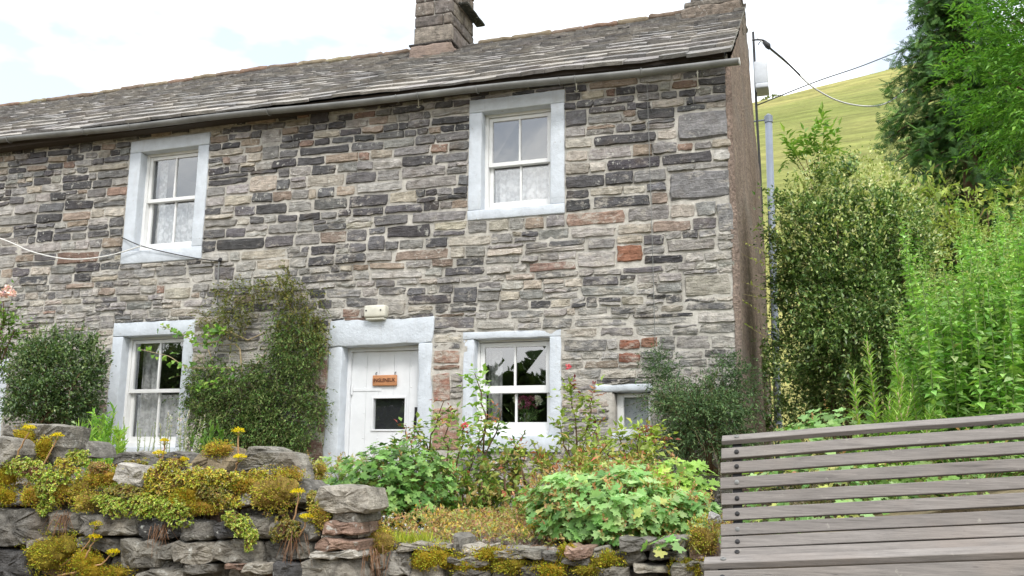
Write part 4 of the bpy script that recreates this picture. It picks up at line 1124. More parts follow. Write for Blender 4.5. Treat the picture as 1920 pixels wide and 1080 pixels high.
items = [  # px, py, rx, ry, kind, depth
    (45, 826, 20, 22, 'gold', -4.26, 'moss spilling down the left of the tall leftmost cope slab'), (82, 840, 15, 17, 'gold', -4.26, 'moss on the middle of the tall leftmost cope slab'),
    (20, 892, 30, 26, 'gold', FW+.03, 'moss at the left edge of the picture above the big square stone'), (60, 928, 20, 18, 'orange', FW, 'moss hanging under the leftmost stonecrop mat'),
    (112, 922, 20, 20, 'orange', FW, 'moss beside the leftmost stonecrop mat'), (198, 895, 42, 18, 'orange', FW+.02, 'moss cushion left of the pale leaning slab'),
    (158, 912, 32, 16, 'brown', FW+.03, 'moss under the cushion left of the pale leaning slab'), (290, 938, 28, 14, 'orange', FW, 'moss among the stonecrop in the middle of the wall'),
    (450, 908, 42, 15, 'orange', FW+.02, 'moss below the largest cope stone'), (512, 922, 36, 30, 'brown', FW, 'shaggy moss mat left of the rounded dark cope stone'),
    (375, 948, 42, 14, 'orange', FW, 'moss fringe under the middle stonecrop'), (105, 1032, 56, 34, 'olive', FW, 'broad moss patch low on the wall at the left'),
    (160, 1058, 36, 24, 'gold', FW, 'moss low on the wall beside the lowest flower stalks'), (215, 1076, 34, 12, 'gold', FW, 'moss at the bottom edge under the lowest flower head'),
    (600, 962, 14, 22, 'brown', FW, 'moss beside the square end stone of the wall'), (590, 886, 20, 14, 'brown', -4.15, 'moss behind the largest cope stone, to its right'),
    (410, 843, 24, 11, 'orange', -4.31, 'moss cap on the boulder among the cope stones'), (60, 880, 52, 26, 'sed', FW-.01, 'green stonecrop mat at the far left of the wall top'),
    (98, 908, 34, 32, 'sed', FW-.02, 'green stonecrop spilling beside the long leaning stalk'), (90, 950, 18, 14, 'sed', FW-.01, 'small tuft of stonecrop hanging over the big square stone'),
    (147, 856, 26, 18, 'sed', -4.35, 'green stonecrop right of the tall leftmost slab'), (185, 880, 26, 13, 'sedr', FW, 'reddish stonecrop above the orange moss'),
    (300, 890, 40, 24, 'sedy', FW-.01, 'yellow green stonecrop right of the pale leaning slab'), (352, 900, 50, 28, 'sedy', FW-.01, 'yellow green stonecrop under the mossy boulder'),
    (268, 946, 42, 24, 'sed', FW-.02, 'green stonecrop hanging in the middle of the wall'), (210, 942, 38, 18, 'sed', FW-.02, 'green stonecrop hanging left of the middle of the wall'),
    (326, 952, 46, 24, 'sed', FW-.02, 'green stonecrop fringe under the yellow green mat'), (405, 893, 48, 18, 'sedy', FW-.01, 'yellow green stonecrop left of the largest cope stone'),
    (398, 926, 42, 20, 'sedo', FW-.01, 'olive stonecrop left of the shaggy brown moss'), (450, 986, 28, 24, 'sed', FW-.03, 'bright stonecrop tuft hanging on the wall face'),
    (470, 1012, 15, 20, 'sed', FW-.03, 'lower end of the hanging stonecrop tuft'), (578, 880, 16, 18, 'sedo', -4.22, 'olive stonecrop at the right shoulder of the largest cope stone'),
    (590, 935, 14, 12, 'sedo', FW-.01, 'olive stonecrop tuft below the rounded dark cope stone'), (540, 985, 22, 20, 'sedo', FW-.01, 'olive stonecrop at the foot of the tall right flower stalk'),
    (128, 880, 24, 20, 'sedy', FW, 'yellow green stonecrop under the right edge of the tall leftmost slab'), (240, 925, 40, 16, 'sedo', FW, 'olive stonecrop below the pale leaning slab'),
    (165, 940, 30, 16, 'brown', FW, 'moss on the wall face left of the hanging green stonecrop'), (310, 915, 50, 20, 'sedy', FW-.01, 'yellow green stonecrop in the very middle of the wall top'),
    (355, 930, 40, 18, 'gold', FW, 'moss between the two yellow green mats'), (430, 935, 30, 14, 'sedy', FW-.01, 'yellow green stonecrop above the hanging bright tuft'), (475, 890, 30, 9, 'sedy', -4.40, 'yellow green stonecrop along the foot of the largest cope stone'),
    (540, 890, 26, 9, 'orange', -4.40, 'moss along the right foot of the largest cope stone'), (255, 870, 26, 10, 'sedo', -4.30, 'olive stonecrop behind the pale leaning slab'), (10, 930, 24, 14, 'gold', FW, 'moss at the left edge over the small round stones'),
    (330, 868, 28, 10, 'sedr', -4.40, 'reddish stonecrop between the low cope stones'),
    (700, 1018, 30, 22, 'brown', RY-.02, 'moss at the left end of the retaining wall'), (700, 1000, 28, 8, 'gold', -4.15, 'moss along the top of the retaining wall at its left end'),
    (800, 1047, 26, 15, 'gold', RY-.01, 'golden moss right of the white boulder'), (828, 1042, 20, 13, 'gold', RY-.01, 'golden moss under the flat top slab'), (880, 1062, 30, 11, 'gold', RY-.01, 'golden moss low in the middle of the retaining wall'),
    (930, 1040, 42, 10, 'gold', RY-.01, 'golden moss ledge below the flower bed'), (962, 1060, 30, 11, 'olive', RY-.01, 'olive moss below the golden ledge'), (1032, 1066, 20, 11, 'gold', RY-.01, 'golden moss patch below the geranium mound'),
    (1142, 1050, 20, 12, 'olive', RY-.01, 'olive moss in the middle below the geranium mound'), (1105, 1066, 26, 11, 'olive', RY-.01, 'olive moss low below the geranium mound'), (1066, 1034, 10, 8, 'gold', RY-.01, 'tiny golden moss tuft on a reddish stone'),
    (1292, 1064, 24, 12, 'olive', RY-.01, 'olive moss beside the bench seat end'), (1318, 1004, 18, 20, 'brown', RY, 'brown moss beside the bench back end')]
for it in items:
    if it[4] in KIND: moss(*it[:6], label=WORDS[it[4]]+' '+it[6] if not it[6].split()[0] in ('golden', 'olive', 'brown', 'tiny') else it[6])
    else: sedum(*it[:6], label=it[6])
def flower_stalk(label, path, y, head=.026, extra=()):
    P = np.array([at(a, b, y+.02*i*(i > 0)) for i, (a, b) in enumerate(path)])
    root = thing('stonecrop_flower', label, 'flower', tuple(P[-1]), 'yellow stonecrop flowers on the wall')
    t = np.linspace(0, len(P)-1, 9); Q = np.array([[np.interp(v, range(len(P)), P[:, k]) for k in range(3)] for v in t]); Q[1:-1] += R.normal(0, .003, (7, 3))
    stems_obj('stem', [(Q, np.linspace(.003, .0048, 9))], M['drystem'], root, 6)
    n = 240; u = rdir(n); u[:, 2] = np.abs(u[:, 2])*.55; c = P[0]
    pos = c+u*np.array([head, head, head])*R.uniform(.5, 1, n)[:, None]
    foliage('flower_head', [scatter(pos, u+R.normal(0, .7, (n, 3)), u+R.normal(0, .3, (n, 3)), R.uniform(.004, .011, n), .004*np.ones(n), LEAF, pal(n, [(226, 200, 16), (244, 222, 40), (190, 168, 12), (168, 170, 40)], None, .14))], M['petal'], root)
    B = c-np.array([0, 0, .02])+np.zeros((14, 3)); D = norm(u[:14]+np.array([0, 0, .4]))
    link('flower_stems', np_mesh('flower_stems', *twig_tubes(B, D, np.full(14, .028), .0014, (0, 0, 0), 2, lin(150, 150, 50))), M['leaf'], root)
for lb, path in (('yellow flower head on the tall leftmost cope slab', [(55, 803), (48, 825), (34, 848), (28, 870)]), ('yellow flower on the long stalk leaning across the left stonecrop', [(108, 818), (95, 850), (72, 890), (44, 916)]),
                 ('topmost of the three yellow flowers low on the left wall face', [(180, 984), (172, 1010), (150, 1035), (112, 1062)]), ('middle of the three yellow flowers low on the left wall face', [(177, 1008), (168, 1030), (155, 1060)]),
                 ('lowest of the three yellow flowers low on the left wall face', [(212, 1036), (195, 1055), (150, 1070), (108, 1080)]), ('yellow flower cluster between the low cope stones', [(298, 851), (297, 870), (294, 890)]),
                 ('small yellow flower just above the cluster between the cope stones', [(308, 827), (306, 845), (302, 872)]), ('yellow flower on an upright stalk left of the largest cope stone', [(447, 809), (447, 830), (446, 858)]),
                 ('yellow flower at the foot of the upright stalk by the largest cope stone', [(450, 858), (446, 868), (440, 882)]), ('yellow flower on the thick stalk near the wall end', [(558, 923), (554, 960), (544, 990), (541, 1012)]),
                 ('yellow flower on the hooked stalk nearest the wall end', [(574, 970), (570, 990), (562, 1004), (545, 996), (541, 985)]), ('tiny yellow flower right of the cluster between the cope stones', [(345, 862), (343, 872), (338, 884)])):
    flower_stalk(lb, path, FW-.05 if path[0][1] > 870 or path[0][0] < 200 else -4.40, .031 if 'small' not in lb and 'tiny' not in lb else .02)
# dry rootlets hanging on the wall face
for i, (px, py) in enumerate(((548, 1000), (300, 985), (120, 965), (700, 1030))):
    c = at(px, py, FW-.01); n = 26; B = c+R.normal(0, [.03, .012, .012], (n, 3)); D = norm(np.array([0, -.25, -1])+R.normal(0, .35, (n, 3)))
    root = tag(link('hanging_roots', np_mesh('hanging_roots', *twig_tubes(B, D, R.uniform(.05, .14, n), .0016, (0, 0.15, -.2), 4, lin(140, 105, 78))), M['leaf']),
               ['dry roots hanging below the thick flower stalk', 'dry roots hanging under the middle stonecrop', 'dry roots hanging left of the middle of the wall', 'dry roots hanging at the start of the retaining wall'][i], 'roots')

# ------------------------------------------------------------------ bench
BX = 0.232; TILT = .078
bench = thing('park_bench', 'weathered grey slatted bench with a curved back, right foreground', 'bench', (1.1, -4.6, .5))
def bw(px, py, y): 
    p = at(px, py, y); return p[2]
# profile at the bench's left end: photo row, depth, lean of the slat's face (degrees back from vertical), half width
PROF = [(825.5, -4.235, 58, .021), (851.5, -4.262, 24, .0225), (878, -4.285, 17, .0225), (907, -4.303, 14, .0225), (937, -4.320, 13, .0225), (965.5, -4.336, 13, .0225), (994.5, -4.352, 14, .0225), (1018.5, -4.375, 24, .0225), (1040, -4.412, 52, .023)]
seat = []
z9 = bw(1343, 1040, -4.412)
zf = bw(1311, 1052, -4.93)
for k in range(6):
    t = (k+.6)/6.5; seat.append((-4.412-.50*t, z9-.035+(zf-z9+.028)*t-.012*math.sin(math.pi*t), 84+t*4))
slatdef = [(y, bw(1345, py, y), a, hw, True) for py, y, a, hw in PROF] + [(y, z, a, .026, False) for y, z, a in seat] + [(-4.945, zf-.004, 70, .024, False), (-4.985, zf-.05, 20, .024, False)]
BL = 1.95
prof_pts = []
for i, (y, z, a, hw, back) in enumerate(slatdef):
    a_ = math.radians(a); t_ = np.array([0, math.sin(a_), math.cos(a_)]); n_ = np.array([0, -math.cos(a_), math.sin(a_)])
    if i >= len(slatdef)-2: n_ = np.array([0, -math.cos(a_), math.sin(a_)])
    th = .011; V = []; NS = 14; sd_ = R.random()*40
    for q_ in range(NS+1):
        xx = BL*q_/NS
        base = np.array([BX+xx+(R.normal(0, .003) if q_ in (0, NS) else 0), y, z+TILT*xx])
        base = base+n_*.004*noise.noise(Vector((xx*1.3, sd_, 0)))+t_*.0022*noise.noise(Vector((xx*1.7, sd_, 5)))
        tw_ = .05*noise.noise(Vector((xx*1.1, sd_, 9)))
        for s1, s2 in ((-1, 1), (1, 1), (1, -1), (-1, -1)): V.append(base+t_*hw*s1*(1+.03*noise.noise(Vector((xx*5, sd_+s1, 2))))+n_*(th*s2+tw_*hw*s1))
    prof_pts.append(np.array([0, y, z])-n_*(th+.004))
    c = lin(127, 122, 118)*(1+R.normal(0, .06))
    mb = MB(); mb.add(V, [(0, 1, 2, 3), tuple(NS*4+v_ for v_ in (3, 2, 1, 0))]+[(q_*4+e_, q_*4+4+e_, q_*4+4+(e_+1) % 4, q_*4+(e_+1) % 4) for q_ in range(NS) for e_ in range(4)], c)
    sl = mb.build('slat', M['wood'], bench, bevel=.002)
    for xx in (.062, BL-.06):
        if i in (0,): r_ = .006
        p = np.array([BX+xx, y, z+TILT*xx])+n_*th
        mb = MB(); mb.tube([p-n_*.001, p+n_*.003, p+n_*.006], [.0095, .0095, .005], 10); mb.tube([p+n_*.005, p+n_*.0075], [.0035, .003], 6)
        mb.build('bolt', M['black'] if i % 3 else M['greyplastic'], sl, smooth=False)
for xx in (.062, BL-.06):
    P = [p+np.array([BX+xx, 0, TILT*xx]) for p in prof_pts]
    mb = MB()
    for dx in (-.016, .016): pass
    for a, b in zip(P[:-1], P[1:]):
        for w0 in (0,):
            e = np.array([.018, 0, 0]); d = norm(b-a); n_ = np.cross(np.array([1.0, 0, 0]), d)*.004
            mb.add([a-e-n_, a+e-n_, a+e+n_, a-e+n_, b-e-n_, b+e-n_, b+e+n_, b-e+n_], [(0, 1, 2, 3), (7, 6, 5, 4), (0, 4, 5, 1), (1, 5, 6, 2), (2, 6, 7, 3), (3, 7, 4, 0)])
    mb.build('support_strap', M['black'], bench)
    for y0, z0, y1 in ((-4.43, P[8][2], -4.36), (-4.9, P[14][2], -4.95)):
        mb = MB(); mb.tube([(BX+xx, y0, z0-.01), (BX+xx, (y0+y1)/2, z0-.3), (BX+xx, y1, .47+TILT*xx*.5)], [.018, .016, .02], 8); mb.build('leg', M['black'], bench, smooth=True)
mb = MB()

# ------------------------------------------------------------------ plants against the house
def pxs(px, y): return px*(-EYE[1]+y)/FPX*1.02       # a pixel length at depth y
def dense_shrub(name, label, cat, c, r, n, leaf, cols, w=None, per=6, tw=.16, width=.55, seed=1.0, lumpy=.25, inner=.3, upb=.35, m='gloss', stems=6, zmin=-.95, curve=(0, 0, -.12), rand=.45, top=None, base=None, group=None):
    c = np.asarray(c, float); r = np.asarray(r, float)
    zb = c[2]-r[2]*.95 if base is None else base
    root = thing(name, label, cat, (c[0], c[1], zb), group)
    B, D, rad = ell_twigs(int(n*.45), c, r, inner, lumpy, 2.2, seed, zmin, .8, upb, rand)
    Ln = tw*R.uniform(.5, 1.3, len(B))
    B = B-D*Ln[:, None]*.4
    K = max(10, int(n/55)); ku = rdir(K*3); ku = ku[ku[:, 2] > zmin][:K]; K = len(ku)      # sprays: many twigs from one point
    kc = c+ku*r*(R.uniform(.55, 1.0, K)*(1+lumpy*1.6*lump(ku, 2.2, seed)))[:, None]
    ki = R.integers(0, K, int(n*.55)); D2 = norm(ku[ki]*.7+np.array([0, 0, upb])+R.normal(0, .6, (len(ki), 3)))
    B = np.concatenate([B, kc[ki]]); D = np.concatenate([D, D2]); Ln = np.concatenate([Ln, tw*R.uniform(.6, 1.7, len(ki))])
    parts = [on_twigs(B, D, Ln, per, leaf, width, LEAF, cols, w, curve)]
    if top is not None:    # pale new shoots standing out of the top
        k, ln, tc = top
        u = rdir(k*3); u = u[u[:, 2] > .1][:k]
        B2 = c+u*r*.95; D2 = norm(u*.4+np.array([0, 0, 1.0])+R.normal(0, .22, (len(u), 3)))
        parts.append(on_twigs(B2, D2, ln*R.uniform(.5, 1.3, len(u)), 9, leaf*.95, width, LEAF, tc, None, (0, 0, 0), .75))
    foliage('foliage', parts, M[m], root)
    j = R.integers(0, len(B), 500)
    tag(link('twigs', np_mesh('twigs', *twig_tubes(B[j], D[j], Ln[j]*1.1, .003, curve, 3, lin(110, 92, 70))), M['leaf'], root), kind='stuff')
    cur = []
    for i in range(stems):
        a = np.array([c[0]+R.normal(0, r[0]*.22), c[1]+R.normal(0, r[1]*.2), zb]); u = rdir(1)[0]; u[2] = abs(u[2])+.2
        b = c+norm(u)*r*.8; P = wander(a, b, 7, .03); cur.append((P, np.linspace(.02, .005, 7)))
    stems_obj('stems', cur, M['bark'], root)
    return root
DKG = [(70, 96, 54), (88, 114, 66), (54, 76, 44), (112, 138, 82), (140, 160, 106)]
c = at(106, 722, -.75)
dense_shrub('rounded_shrub', 'rounded dark evergreen shrub left of the ground floor left window', 'shrub', c, (.50, .40, .56), 3600, .030, DKG, [.3, .28, .2, .15, .07], per=7, tw=.13, seed=2, top=(130, .13, [(120, 138, 88), (98, 120, 70)]), lumpy=.12)
c = at(-5, 640, -.9)
rz = dense_shrub('climbing_rose', 'pink climbing rose at the left edge beside the rounded shrub', 'rose', c, (.20, .2, .52), 240, .04, [(122, 158, 74), (148, 178, 92), (92, 126, 58)], per=6, tw=.2, seed=3, m='leaf', inner=.2, lumpy=.4)
def blossom(root, p, r_, cols, n=60, name='blossom', flat=.7):
    u = rdir(n); P = p+u*r_*np.array([1, 1, flat])*R.uniform(.2, .8, n)[:, None]
    foliage(name, [scatter(P, u+R.normal(0, .4, (n, 3)), u+R.normal(0, .5, (n, 3)), r_*.75*R.uniform(.7, 1.2, n), r_*.7*np.ones(n), LEAF, pal(n, cols, None, .05))], M['petal'], root)
for px, py in ((14, 541), (22, 549), (6, 552)):
    blossom(rz, at(px, py, -1.1), .042, [(240, 214, 220), (250, 232, 234), (230, 186, 198)])

# cotoneaster trained on the wall between the left window and the door
ct = thing('wall_climber', 'dark olive cotoneaster trained on the stones between window and door', 'climber', tuple(at(480, 860, -.1)))
parts = []
BL_ = [(440, 780, 90, 78, 620, 0), (530, 760, 72, 105, 780, 0), (560, 660, 48, 60, 260, 0), (562, 590, 44, 55, 200, 1), (500, 545, 40, 22, 60, 1), (425, 604, 48, 26, 120, 1), (395, 730, 45, 60, 300, 0), (540, 530, 12, 26, 45, 1), (470, 820, 110, 40, 420, 0), (600, 760, 14, 30, 80, 0), (470, 720, 50, 40, 150, 0), (440, 560, 40, 30, 70, 1), (598, 640, 16, 40, 90, 1), (530, 630, 28, 50, 90, 0)]
OL = [[(84, 104, 54), (102, 122, 66), (66, 86, 46), (126, 140, 84), (90, 126, 62)], [(118, 124, 64), (104, 114, 58), (136, 130, 74), (92, 106, 54)]]
Bs = []
for px, py, rx, ry, n, k in BL_:
    n = int(n*1.2); a = R.random(n)*2*math.pi; q = np.sqrt(R.random(n)); dp = -.03-R.random(n)**1.3*(.30 if k == 0 else .13)
    B = np.array([at(px+rx*q_*math.cos(a_), py+ry*q_*math.sin(a_), d_) for a_, q_, d_ in zip(a, q, dp)])
    D = norm(np.array([0, -.45, .05])+R.normal(0, [.7, .35, .7], (n, 3))); Ln = R.uniform(.06, .30, n)*R.uniform(.6, 1.0, n)
    parts.append(on_twigs(B, D, Ln, 12, .024, .5, LEAF, OL[k], None, (0, -.1, -.45), .7)); Bs.append((B, D, Ln))
foliage('foliage', parts, M['needle'], ct)
link('twigs', np_mesh('twigs', *twig_tubes(np.concatenate([b[0][::4] for b in Bs]), np.concatenate([b[1][::4] for b in Bs]), np.concatenate([b[2][::4] for b in Bs]), .003, (0, -.1, -.45), 3, lin(105, 88, 70))), M['leaf'], ct)
def wallpath(pts, y): return np.array([at(a, b, y) for a, b in pts])
stems_obj('stems', [(wallpath(p, -.07), np.linspace(.012, .006, len(p))) for p in
    ([(455, 720), (452, 680), (450, 655), (440, 645), (410, 648)], [(460, 712), (475, 690), (500, 660)], [(392, 625), (430, 622), (465, 638), (500, 622)], [(390, 720), (400, 680), (388, 650)], [(500, 860), (505, 780), (520, 700), (540, 620), (545, 560)], [(470, 860), (450, 790), (452, 720)], [(560, 850), (560, 760), (552, 690)])], M['palestem'], ct)
# vine over the left window
vn = thing('window_vine', 'bright green leafy shoots reaching across the ground floor left window', 'vine', tuple(at(400, 760, -.2)))
pts = [((440, 690), (390, 690), (350, 690), (318, 668), (262, 655)), ((410, 640), (370, 645), (340, 625), (300, 612)), ((430, 700), (400, 720), (362, 722)), ((420, 620), (395, 615), (385, 650))]
B = []; 
for p in pts:
    W_ = wallpath(p, -.28); t = np.linspace(0, len(W_)-1, 22)
    B.append(np.array([[np.interp(v, range(len(W_)), W_[:, k]) for k in range(3)] for v in t]))
B_ = np.repeat(np.concatenate(B), 2, axis=0); n = len(B_)
B_ = B_+R.normal(0, .028, (n, 3))
foliage('leaves', [scatter(B_, norm(R.normal(0, 1, (n, 3))+np.array([0, -.2, -.5])), norm(np.array([0, -1, .5])+R.normal(0, .5, (n, 3))), R.uniform(.04, .075, n), R.uniform(.04, .07, n), VINE, pal(n, [(126, 166, 66), (102, 146, 56), (152, 186, 84), (84, 122, 48)]))], M['leaf'], vn)
stems_obj('stems', [(b, np.linspace(.006, .003, len(b))) for b in B], M['palestem'], vn)
# dark bush at the house corner
c = at(1324, 806, -.55)
db = dense_shrub('arching_bush', 'dark needle-leaved bush sprawling at the house corner beside the bench', 'bush', c, (.33, .36, .36), 1700, .024, [(82, 108, 70), (100, 126, 82), (64, 86, 58), (124, 146, 98)], [.35, .3, .2, .15], per=16, tw=.28, width=.4, seed=5, m='needle', curve=(0, 0, -.45), upb=.55, rand=.5, lumpy=.2, zmin=-.6)
for q, (px, py) in enumerate(((1232, 690), (1250, 725), (1372, 700), (1388, 730))):
    cc = at(px, py, -.35); B, D, rad = ell_twigs(160, cc, (.13, .12, .14), .1, .2, 2, q, -.8, .4, .7, .6)
    foliage('foliage', [on_twigs(B, D, R.uniform(.1, .24, len(B)), 14, .018, .4, LEAF, [(82, 108, 70), (100, 126, 82), (64, 86, 58)], None, (0, 0, -.4), .6)], M['needle'], db)

# ------------------------------------------------------------------ right side: tall shrub, perennials, trees
c = at(1590, 545, .9)
PRV = [(108, 140, 74), (86, 116, 58), (146, 170, 100), (68, 92, 50), (178, 192, 130)]
sh = dense_shrub('privet_shrub', 'tall small-leaved privet shrub standing right of the gable', 'shrub', (c[0]+.07, 1.0, c[2]-.05), (.72, .74, 1.22), 9500, .036, PRV, [.28, .26, .22, .12, .12], per=8, tw=.2, seed=7, lumpy=.22, stems=3,
                 top=(520, .36, [(178, 188, 116), (160, 176, 98), (196, 200, 140)]), upb=.5, base=1.0, zmin=-.92)
cur = [(wallpath(p, 1.0), np.linspace(.035, .02, len(p))) for p in ([(1650, 830), (1645, 740), (1640, 640), (1655, 560)], [(1672, 830), (1664, 720), (1668, 620), (1640, 540)], [(1590, 830), (1592, 740), (1575, 660), (1572, 600)], [(1718, 830), (1716, 700), (1708, 600), (1690, 520)], [(1620, 830), (1615, 730), (1600, 640)])]
stems_obj('trunks', cur, M['bark'], sh, 7)
c_ = at(1620, 640, 3.4)
dense_shrub('filler_hedge', 'hedge added behind the stems of the privet to darken the gaps', 'hedge', (c_[0]-.05, 3.6, 2.1), (1.6, .5, 1.45), 5200, .045, PRV, per=6, tw=.2, seed=17, stems=5, base=1.0)  # added to hide the bright hill where dark shade lies behind the stems
# a few long shoots crossing the gable
B = np.array([at(1448, 600, .6), at(1446, 500, .6), at(1450, 560, .5), at(1452, 640, .5), at(1455, 480, .7), at(1450, 545, .4)]); D = norm(np.array([[-1, -.3, .25]]*6)+R.normal(0, .18, (6, 3)))
sh_ = foliage('shoots', [on_twigs(B, D, R.uniform(.2, .36, 6), 16, .03, .5, LEAF, [(170, 180, 98), (148, 164, 84)], None, (0, 0, .1), .8)], M['leaf'], sh); sh_['kind'] = 'stuff'
link('shoot_stems', np_mesh('shoot_stems', *twig_tubes(B, D, np.full(6, .32), .003, (0, 0, .1), 4, lin(150, 140, 90))), M['leaf'], sh)

TG = [(136, 180, 88), (116, 162, 76), (162, 200, 114), (94, 136, 64), (186, 214, 146)]
def perennial(label, px, y, ztop, nst, spread, seed):
    b = at(px, 800, y); root = thing('tall_perennial', label, 'perennial', (b[0], y, 1.2), 'tall green perennials behind the bench')
    P = []; A = []; N = []; S = []; C = []; ST = []; top = []
    for i in range(nst):
        x0 = b[0]+R.normal(0, spread); y0 = y+R.normal(0, spread); h = (ztop-1.2)*R.uniform(.62, .98)
        ln = R.normal(0, .07, 2); n = int(h/.024)
        t = np.linspace(.02, 1, n); pos = np.stack([x0+ln[0]*t*h+.02*np.sin(t*5+i), y0+ln[1]*t*h, 1.2+t*h], 1)
        ST.append((pos[::max(1, n//7)], None))
        for q in range(3):
            th = np.arange(n)*2.4+q*2.09+R.normal(0, .4, n); d = np.stack([np.cos(th), np.sin(th), R.normal(-.05, .4, n)], 1)
            P.append(pos); A.append(d); N.append(np.tile([0, 0, 1.0], (n, 1))+R.normal(0, .4, (n, 3))); S.append(.078*R.uniform(.5, 1.3, n)*(1-.6*t**4)); C.append(pal(n, TG, [.3, .26, .22, .12, .1], .13))
        top.append(pos[-1])
    P, A, N, S, C = map(np.concatenate, (P, A, N, S, C))
    top = np.array(top); k = len(top)
    D = norm(np.array([0, 0, 1.0])+R.normal(0, .15, (k, 3)))
    foliage('foliage', [scatter(P, A, N, S, S*.52, LEAF, C), on_twigs(np.repeat(top, 3, 0), norm(np.repeat(D, 3, 0)+R.normal(0, .3, (k*3, 3))), R.uniform(.06, .16, k*3), 8, .014, .6, LEAF, [(150, 176, 100), (172, 186, 118)], None, (0, 0, 0), .8)], M['leaf'], root)
    stems_obj('stems', [(p, np.linspace(.006, .003, len(p))) for p, _ in ST], M['greenstem'], root, 4)
k = 0
for px, y, zt, lb in ((1755, -.9, 2.75, 'left end of the tall green perennials, next to the privet'), (1790, -1.6, 2.75, 'tall perennials right of the lily shoots, front row'), (1835, -.6, 3.3, 'tall perennials behind the front row, right of the privet'),
                      (1850, -1.9, 2.85, 'front row of tall perennials over the bench back'), (1895, -1.1, 3.3, 'tall perennials near the right edge, middle row'), (1925, -1.8, 3.2, 'front row of tall perennials at the right edge'),
                      (1800, .4, 3.5, 'tallest perennials in the back row under the conifer'), (1900, .3, 3.9, 'tallest flower-topped perennials at the right edge'), (1970, -.6, 3.6, 'tall perennials cut by the right edge')):
    perennial(lb, px, y, zt, 24, .17, k); k += 1
def lily(label, px, py_top, y, zb):
    t = at(px, py_top, y); root = thing('lily_shoot', label, 'lily', (t[0], y, zb), 'lily shoots behind the bench')
    P = []; A = []; S = []; ST = []
    for i in range(10):
        x0, y0 = t[0]+R.normal(0, .07), y+R.normal(0, .07); h = (t[2]-zb)*(1 if i == 0 else R.uniform(.55, .85)); n = int(h/.006)
        tt = np.linspace(.05, 1, n); pos = np.stack([x0+.03*tt*(i-2), np.full(n, y0), zb+tt*h], 1); th = np.arange(n)*2.4
        P.append(pos); A.append(np.stack([np.cos(th), np.sin(th), .25+.8*tt**3], 1)); S.append(.135*R.uniform(.7, 1.1, n)*(1-.55*tt**3)); ST.append((pos[::max(1, n//6)], .005))
    P, A, S = map(np.concatenate, (P, A, S)); n = len(P)
    foliage('leaves', [scatter(P, A, np.tile([0, 0, 1.0], (n, 1)), S, S*.14, BLADE, pal(n, [(150, 186, 90), (168, 200, 108), (124, 162, 78)]))], M['leaf'], root)
    stems_obj('stems', ST, M['palestem'], root, 5)
lily('left lily shoot with whorled narrow leaves in front of the privet', 1632, 640, -2.1, 1.15)
lily('right lily shoot with whorled narrow leaves in front of the privet', 1708, 650, -1.9, 1.15)
lily('small lily shoot between the two taller ones', 1672, 730, -2.3, 1.15)

# conifer with hanging sprays
cx = at(1822, 300, 6.0)[0]
cf = thing('conifer_tree', 'dark green conifer with drooping sprays behind the perennials', 'tree', (cx, 6.0, 1.3))
mb = MB(); tp = np.array([(cx+.05*math.sin(z_), 6.0, z_) for z_ in np.linspace(1.2, 9.5, 12)]); mb.tube(tp, np.linspace(.16, .05, 12), 9); mb.build('trunk', M['bark'], cf, smooth=True)
FP = []; FD = []; FS = []; LIMB = []
for i in range(230):
    z0 = R.uniform(3.9, 9.2); th = R.uniform(0, 2*math.pi)
    Lb = (1.45 if z0 > 4.6 else .8)*R.uniform(.55, 1.0)*(1-(max(0, z0-6.5))/5)
    d = np.array([math.cos(th), math.sin(th), .12]); t = np.linspace(.1, 1, 9)
    if d[0] < -.2: Lb *= .9
    P = np.array([cx, 6.0, z0])+d*Lb*t[:, None]+np.array([0, 0, -.42])*Lb*(t**2)[:, None]
    LIMB.append((P[::2], np.linspace(.02, .005, 5)))
    for q in range(1, 9):
        for s in range(13):
            FP.append(P[q]+R.normal(0, .07, 3)); FD.append(norm(d*.6+np.array([0, 0, -.45])+R.normal(0, .5, 3))); FS.append(R.uniform(.09, .22))
FP, FD, FS = map(np.array, (FP, FD, FS)); n = len(FP)
foliage('crown', [scatter(FP, FD, norm(np.array([0, -.5, .8])+R.normal(0, .5, (n, 3))), FS, FS*.62, FROND, pal(n, [(66, 102, 50), (84, 122, 60), (50, 78, 42), (104, 142, 72)], [.35, .3, .2, .15], .16))], M['needle'], cf)
stems_obj('branches', LIMB, M['bark'], cf, 5)
# ash-like leaves: compound
def compound(P, D, ln, cols, leaflets=5, lw=.32, leaf=.30):
    n = len(P); parts = []
    for k in range(leaflets):
        t = .25+.75*k/leaflets
        for s in (-1, 1):
            side = norm(np.cross(D, np.array([0, 0, 1.0])+R.normal(0, .25, (n, 3))))*s
            parts.append(scatter(P+D*(ln*t)[:, None]+np.array([0, 0, -.12])*(ln*t*t)[:, None], norm(side+D*.7+np.array([0, 0, -.18])), norm(np.array([0, -.15, 1.0])+R.normal(0, .35, (n, 3))), ln*leaf*R.uniform(.8, 1.15, n), ln*leaf*lw, LEAF, pal(n, cols, None, .1)))
    parts.append(scatter(P+D*ln[:, None]+np.array([0, 0, -.12])*ln[:, None], D, norm(np.array([0, -.15, 1.0])+R.normal(0, .3, (n, 3))), ln*leaf, ln*leaf*lw, LEAF, pal(n, cols)))
    return parts
bt = thing('rowan_tree', 'bright green feathery-leaved tree at the top right corner', 'tree', (at(1960, 800, 2.6)[0], 2.6, 1.3))
cc = at(1975, 150, 2.6); bx = cc[0]+.15
mb = MB(); mb.tube([(bx, 2.6, 1.2), (bx+.05, 2.6, 3), (bx+.02, 2.62, 4.6), (bx+.1, 2.6, 6.2)], [.11, .09, .06, .03], 8); mb.build('trunk', M['bark'], bt, smooth=True)
